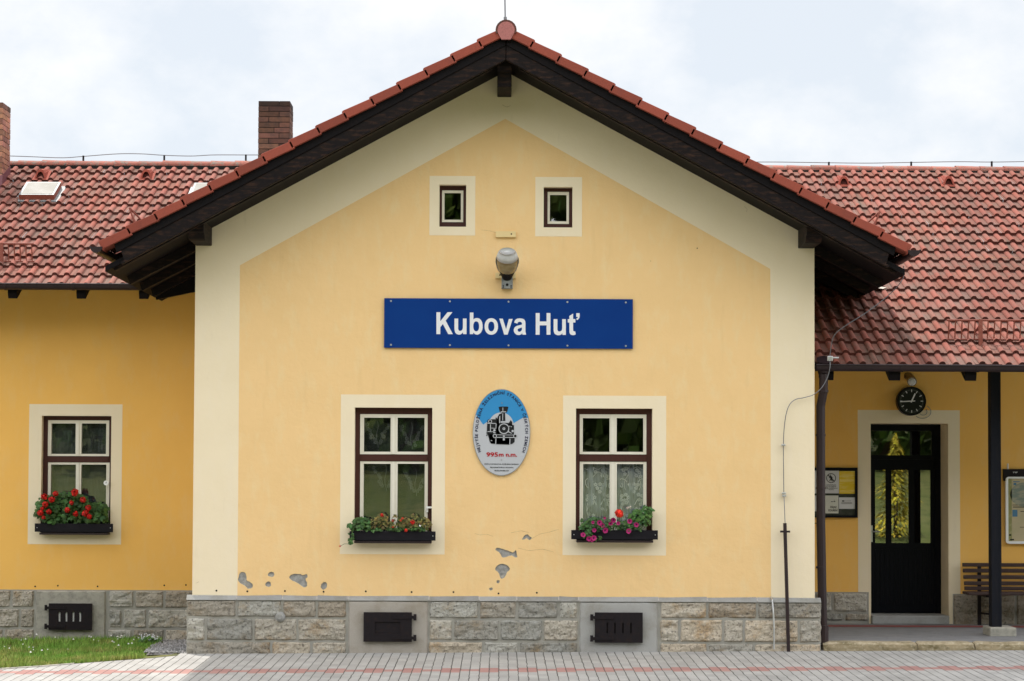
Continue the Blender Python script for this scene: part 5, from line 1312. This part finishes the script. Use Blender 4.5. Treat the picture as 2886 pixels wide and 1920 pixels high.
tline('NEVSTUPUJTE', 480, 715, 648, 22); tline('DO KOLEJIŠTĚ', 480, 715, 684, 22); tline('PŘI PRŮJEZDU', 478, 750, 722, 22); tline('VLAKU', 540, 660, 755, 20)
tline('ZÁKAZ', 570, 725, 1172, 48); tline('KOUŘENÍ', 535, 748, 1250, 52)
for x0, x1, y0, y1 in ((596,636,1016,1032),(652,694,1012,1030),(664,680,985,996)): poly([(x0,y0),(x1,y0),(x1,y1),(x0,y1)])
for x0, x1, y0, y1 in ((850,905,995,1022),(912,1060,1004,1010),(835,1080,1040,1048),(835,1085,1066,1074)): poly([(x0,y0),(x1,y0),(x1,y1),(x0,y1)])
m.build('lettering', M['inkblack'], nb)

km = crop(2760, 1280, 5.6); YM = WY - .06
a = km(388, 235, YM); bm_ = km(420, 1415, YM); xR_ = a.x + 1.25
mb_ = empty('map_board', ((a.x+xR_)/2, WY, bm_.z)); tag(mb_, 'white rimmed map board with dark header above the bench', 'information board')
m = MB(); m.box((a.x, YM+.012, km(0,360,YM).z-.05), (xR_, WY+.003, a.z)); m.build('header', M['iron'], mb_, bevel=.004)
r0_ = (km(412,0,YM).x, bm_.z, xR_, km(0,356,YM).z)
m = MB(); r1_ = (r0_[0]+.032, r0_[1]+.032, r0_[2]-.032, r0_[3]-.024)
def rr_(r, k): 
    pts = []
    for cx_, cz_, a0_ in ((r[2]-k, r[3]-k, 0), (r[0]+k, r[3]-k, 90), (r[0]+k, r[1]+k, 180), (r[2]-k, r[1]+k, 270)):
        pts += [(cx_ + k*math.cos(R(a0_+t)), cz_ + k*math.sin(R(a0_+t))) for t in (0, 30, 60, 90)]
    return pts
o_, i_ = rr_(r0_, .04), rr_(r1_, .012); m.holes([o_, i_], YM-.012, 0)
for lp_ in (o_, i_):
    for k in range(len(lp_)): p_, q_ = lp_[k], lp_[(k+1) % len(lp_)]; m.face([(p_[0],YM-.012,p_[1]),(q_[0],YM-.012,q_[1]),(q_[0],YM+.03,q_[1]),(p_[0],YM+.03,p_[1])])
m.build('rim', M['whitebright'], mb_)
m = MB(); m.face([(r1_[0],YM,r1_[1]),(r1_[2],YM,r1_[1]),(r1_[2],YM,r1_[3]),(r1_[0],YM,r1_[3])], 0)
def fld(x0, y0, x1, y1, mi, k): r_ = rect(km(x0,y0,YM), km(x1,y1,YM)); m.face([(r_[0],YM-.0012*k,r_[1]),(r_[2],YM-.0012*k,r_[1]),(r_[2],YM-.0012*k,r_[3]),(r_[0],YM-.0012*k,r_[3])], mi)
fld(442, 385, 516, 1380, 1, 1); fld(522, 880, 602, 988, 3, 1); fld(522, 800, 1200, 812, 4, 1); fld(530, 830, 1200, 846, 4, 1)
cm = km(720, 640, YM)
m.disc((cm.x, cm.z), .19, YM-.0012, 2, 32, .155); fld(535, 430, 640, 444, 3, 1); fld(540, 455, 585, 490, 3, 1); fld(650, 900, 1100, 912, 4, 1); fld(640, 1150, 1100, 1160, 4, 1)
fld(470, 1265, 500, 1290, 4, 2); fld(485, 1340, 548, 1362, 4, 2)
m.build('map_panel', [M['mapbeige'], M['mapolive'], M['mapgreen'], M['mapblue'], M['inkblack']], mb_)
m = MB(); p = km(448, 150, YM); m.tube([(p.x,YM,p.z),(p.x,YM,p.z-.07)], .011, 8); m.build('hook', M['lampcap'], mb_)
m = MB(); put_text(m, 'TIP', km(528,0,YM).x, km(606,0,YM).x, km(0,297,YM).z, .016, YM+.010, 0, .01); m.build('lettering', M['signwhite'], mb_)

k7 = crop(2680, 1540, 5.408); YN = WY - .35
bench_z = lambda y, Y: k7(400, y, Y).z
bn = empty('bench', (k7(600,1200,YN).x + .5, YN, FLZ)); tag(bn, 'dark brown slatted wooden bench standing against the veranda wall', 'bench')
bx0 = k7(180, 300, YN).x; bx1 = bx0 + 2.0
for i, (y0, y1, xo) in enumerate(((255,312,0),(342,402,8),(440,498,16),(534,594,24),(612,672,32))):
    Y = WY - .13 - .028*i; m = MB(); xa = k7(178+xo, 300, Y).x; za, zb2 = bench_z(y1, Y), bench_z(y0, Y); m.box((xa, Y, za), (bx1, Y+.03, zb2)); m.build('back_slat', M['benchwood'], bn, bevel=.008)
zs = bench_z(690, WY-.42)
for i in range(4):
    Y = WY - .30 - .085*i; m = MB(); m.box((k7(225,700,WY-.5).x, Y-.07, zs-.035), (bx1, Y, zs)); m.build('seat_slat', M['benchwood'], bn, bevel=.010)
for xx in (k7(447, 1100, WY-.25).x, bx1-.28):
    m = MB()
    for Y in (WY-.14, WY-.50): m.box((xx+(.17 if Y < WY-.3 else 0), Y, FLZ), (xx+.04+(.17 if Y < WY-.3 else 0), Y+.04, zs-.036))
    for dx_ in (0,): m.tube([(xx+.02, WY-.12, FLZ+.15), (xx+.19, WY-.48, FLZ+.15)], .012, 6)
    m.box((xx, WY-.12, zs-.06), (xx+.045, WY-.095, bench_z(285, WY-.1))); m.box((xx, WY-.55, zs-.065), (xx+.2, WY-.10, zs-.037))
    m.build('leg_frame', M['iron'], bn)

# ---- lightning protection
rod = MB(); p = F(1424, 56, -.5); t_ = F(1422, -60, -.5); rod.tube([p - Vector((0,0,.08)), p, t_], .008, 8); rod.tube([p - Vector((0,0,.02)), p + Vector((0,0,.03))], .018, 8)
tag(rod.build('lightning_rod', M['zinc']), 'thin vertical lightning rod rising from the gable ridge', 'lightning rod')
def ridge_wire(pts, brackets, label):
    Y = YRD; r_ = empty('ridge_wire', F(*brackets[0], Y)); tag(r_, label, 'lightning wire', 'lightning wires along the ridge')
    P = [F(x, y, Y) for x, y in pts]; Q = []
    for i in range(len(P)-1):
        p0, p1, p2, p3 = P[max(i-1,0)], P[i], P[i+1], P[min(i+2,len(P)-1)]
        for k in range(6):
            t = k/6; Q.append(.5*((2*p1) + (p2-p0)*t + (2*p0-5*p1+4*p2-p3)*t*t + (3*p1-p0-3*p2+p3)*t**3))
    m = MB(); m.tube(Q + [P[-1]], .006, 6); m.build('wire', M['zinc'], r_)
    for x, y in brackets:
        a = F(x, y-2, Y); m = MB(); m.box((a.x-.012, Y-.012, ZRD+.03), (a.x+.012, Y+.012, a.z)); m.build('bracket', M['iron'], r_)
ridge_wire([(-40,439),(31,440),(90,442),(175,445),(235,441),(330,434),(400,434),(463,438),(540,440),(600,437),(693,437),(729,437)], [(235,441),(463,440),(693,438)], 'sagging lightning wire on brackets along the left ridge')
ridge_wire([(2114,457),(2200,457),(2336,459),(2450,460),(2570,458),(2700,456),(2795,457),(2930,455)], [(2336,459),(2568,458),(2795,457)], 'lightning wire on brackets along the right ridge')
lc = empty('lightning_conductor', F(2222, 1831, -.12)); tag(lc, 'grey down conductor looping from the right eave into a dark pipe on the corner', 'lightning conductor')
k4 = crop(2000, 400, 2.24); P = [k4(1225,785,-.2), k4(1222,860,-.25), k4(1150,950,-.3), k4(1000,1070,-.3), k4(860,1160,-.25), k4(785,1225,-.2), k4(762,1330,-.12), k4(760,1385,-.12), k5(420,170,-.12), k5(398,255,-.10), k5(350,340,-.08), k5(283,398,-.06), k5(200,425,-.05), k5(130,440,-.04), k5(80,480,-.04), k5(48,560,-.04), k5(30,690,-.04), k5(24,830,-.04), k5(26,1100,-.04), k5(28,1240,-.05), k5(33,1350,-.08), k5(38,1490,-.10)]
Q = []
for i in range(len(P)-1):
    p0, p1, p2, p3 = P[max(i-1,0)], P[i], P[i+1], P[min(i+2,len(P)-1)]
    for k in range(5):
        t = k/5; Q.append(.5*((2*p1) + (p2-p0)*t + (2*p0-5*p1+4*p2-p3)*t*t + (3*p1-p0-3*p2+p3)*t**3))
m = MB(); m.tube(Q + [P[-1]], .0048, 6); m.build('wire', M['zinc'], lc)
m = MB(); a = crop(2200,1400,3.016)(36, 225, -.10); b = crop(2200,1400,3.016)(68, 1300, -.10); m.tube([a, b - Vector((0,0,.03))], .0205, 12); m.build('guard_pipe', M['gutter'], lc)
m = MB(); a = crop(2200,1400,3.016)(38, 297, -.10); m.box((a.x-.055, -.115, a.z-.011), (a.x+.055, -.085, a.z+.011)); m.box((a.x-.012, -.1, a.z-.008), (a.x+.012, .003, a.z+.008)); m.build('bracket', M['gutter'], lc)
for x, y, Y in ((760,1368,-.12),):
    a = k4(x, y, Y); m = MB(); m.box((a.x-.03, Y-.02, a.z-.028), (a.x+.03, Y+.02, a.z+.028)); m.box((a.x+.01, Y-.015, a.z-.0), (a.x+.10, Y+.01, a.z+.018)); m.build('clamp', M['screw'], lc, bevel=.006)
for x, y in ((24,828),(28,1238),(30,1260)):
    a = k5(x, y, -.05); m = MB(); m.box((a.x-.022, -.065, a.z-.011), (a.x+.022, -.03, a.z+.011)); m.box((a.x-.008, -.05, a.z-.008), (a.x+.008, .003, a.z+.008)); m.build('clamp', M['screw'], lc, bevel=.004)
m = MB(); P = [cC(1508,106,-.005), cC(1522,140,YP-.01), cC(1538,300,YP-.03), cC(1548,500,YP-.035), cC(1546,770,YP-.035)]; m.tube(P, .010, 8)
tag(m.build('cable_pipe', M['screw']), 'thin grey cable pipe running down the plinth near the right corner', 'pipe')
# small flowering weed by the wing plinth
c3 = crop(0, 1760, 3.8); b_ = c3(1590, 210, 2.3); r_ = plant('wild_flower', (b_.x, 2.3, b_.z), 'clump of pale lilac wild flowers growing against the wing plinth', 'plant')
m = MB(); fw = lambda x, y, rx_, ry_: (x/3.8, 1760+y/3.8, rx_/3.8, ry_/3.8); foliage(m, [fw(1590,180,110,50), fw(1400,220,120,30)], 2.3, 130, .018, 0, .12, 1.5, 5, (.7,1.6)); m.build('foliage', M['leaf'], r_)
m = MB()
for _ in range(34):
    p = c3(rnd(1480,1690), rnd(105,165), 2.25); leaf(m, p, .010, Vector((rnd(-1,1),-1,rnd(0,1))), 0)
m.build('blossom', M['papergrey'], r_)

# ================================================================== sky and light
w = bpy.data.worlds.new('World'); scene.world = w; w.use_nodes = True; t = w.node_tree; t.nodes.clear(); n = N(t)
out = n.new('ShaderNodeOutputWorld'); bg = n.new('ShaderNodeBackground'); n.link(bg.outputs[0], out.inputs[0])
STR = .10; bg.inputs['Strength'].default_value = STR
SUN = Vector((-.29, .42, 1)).normalized()
sky = n.new('ShaderNodeTexSky', sky_type='NISHITA'); sky.sun_disc = False
sky.sun_elevation = math.asin(SUN.z); sky.sun_rotation = math.atan2(SUN.x, SUN.y); sky.dust_density = 2; sky.altitude = 900
tc = n.new('ShaderNodeTexCoord'); mp = n.new('ShaderNodeMapping'); mp.inputs['Location'].default_value = (3.1, 0, 1.7); mp.inputs['Scale'].default_value = (1, 1, 1.5); n.link(tc.outputs['Generated'], mp.inputs[0])
f1_ = n.noise(mp.outputs[0], 6.5, 9, .6); f2_ = n.noise(mp.outputs[0], 2.2, 3, .5)
f = n.math('MULTIPLY_ADD', f2_, .6, n.math('MULTIPLY', f1_, .55)); f = n.ramp(f, .49, .60)
cl = n.mix(f, (.480/STR, .512/STR, .548/STR, 1), (.615/STR, .613/STR, .610/STR, 1))
# clouds in the -Y half brightened as added fill for the shaded front
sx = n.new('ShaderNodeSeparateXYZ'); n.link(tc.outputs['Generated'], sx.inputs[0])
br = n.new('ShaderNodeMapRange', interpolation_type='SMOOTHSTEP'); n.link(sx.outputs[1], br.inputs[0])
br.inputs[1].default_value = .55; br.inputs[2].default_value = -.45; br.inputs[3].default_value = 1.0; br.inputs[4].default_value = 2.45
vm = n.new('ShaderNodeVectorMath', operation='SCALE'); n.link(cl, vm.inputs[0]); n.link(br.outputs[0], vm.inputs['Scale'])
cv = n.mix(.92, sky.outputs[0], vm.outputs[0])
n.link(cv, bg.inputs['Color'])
sd = bpy.data.lights.new('sun', 'SUN'); so = bpy.data.objects.new('sun', sd); COL.objects.link(so)
sd.energy = 2.35; sd.angle = R(.53); sd.color = (1, .95, .87)
so.rotation_euler = (-SUN).to_track_quat('-Z', 'Y').to_euler(); so.location = (0, 0, 30)
vs_ = scene.view_settings; scene.display_settings.display_device = 'sRGB'
vs_.view_transform = 'Standard'; vs_.look = 'None'; vs_.exposure = 0.78; vs_.gamma = 1; vs_.use_curve_mapping = False
scene.cycles.max_bounces = 8; scene.cycles.transparent_max_bounces = 12; scene.cycles.caustics_reflective = False; scene.cycles.caustics_refractive = False
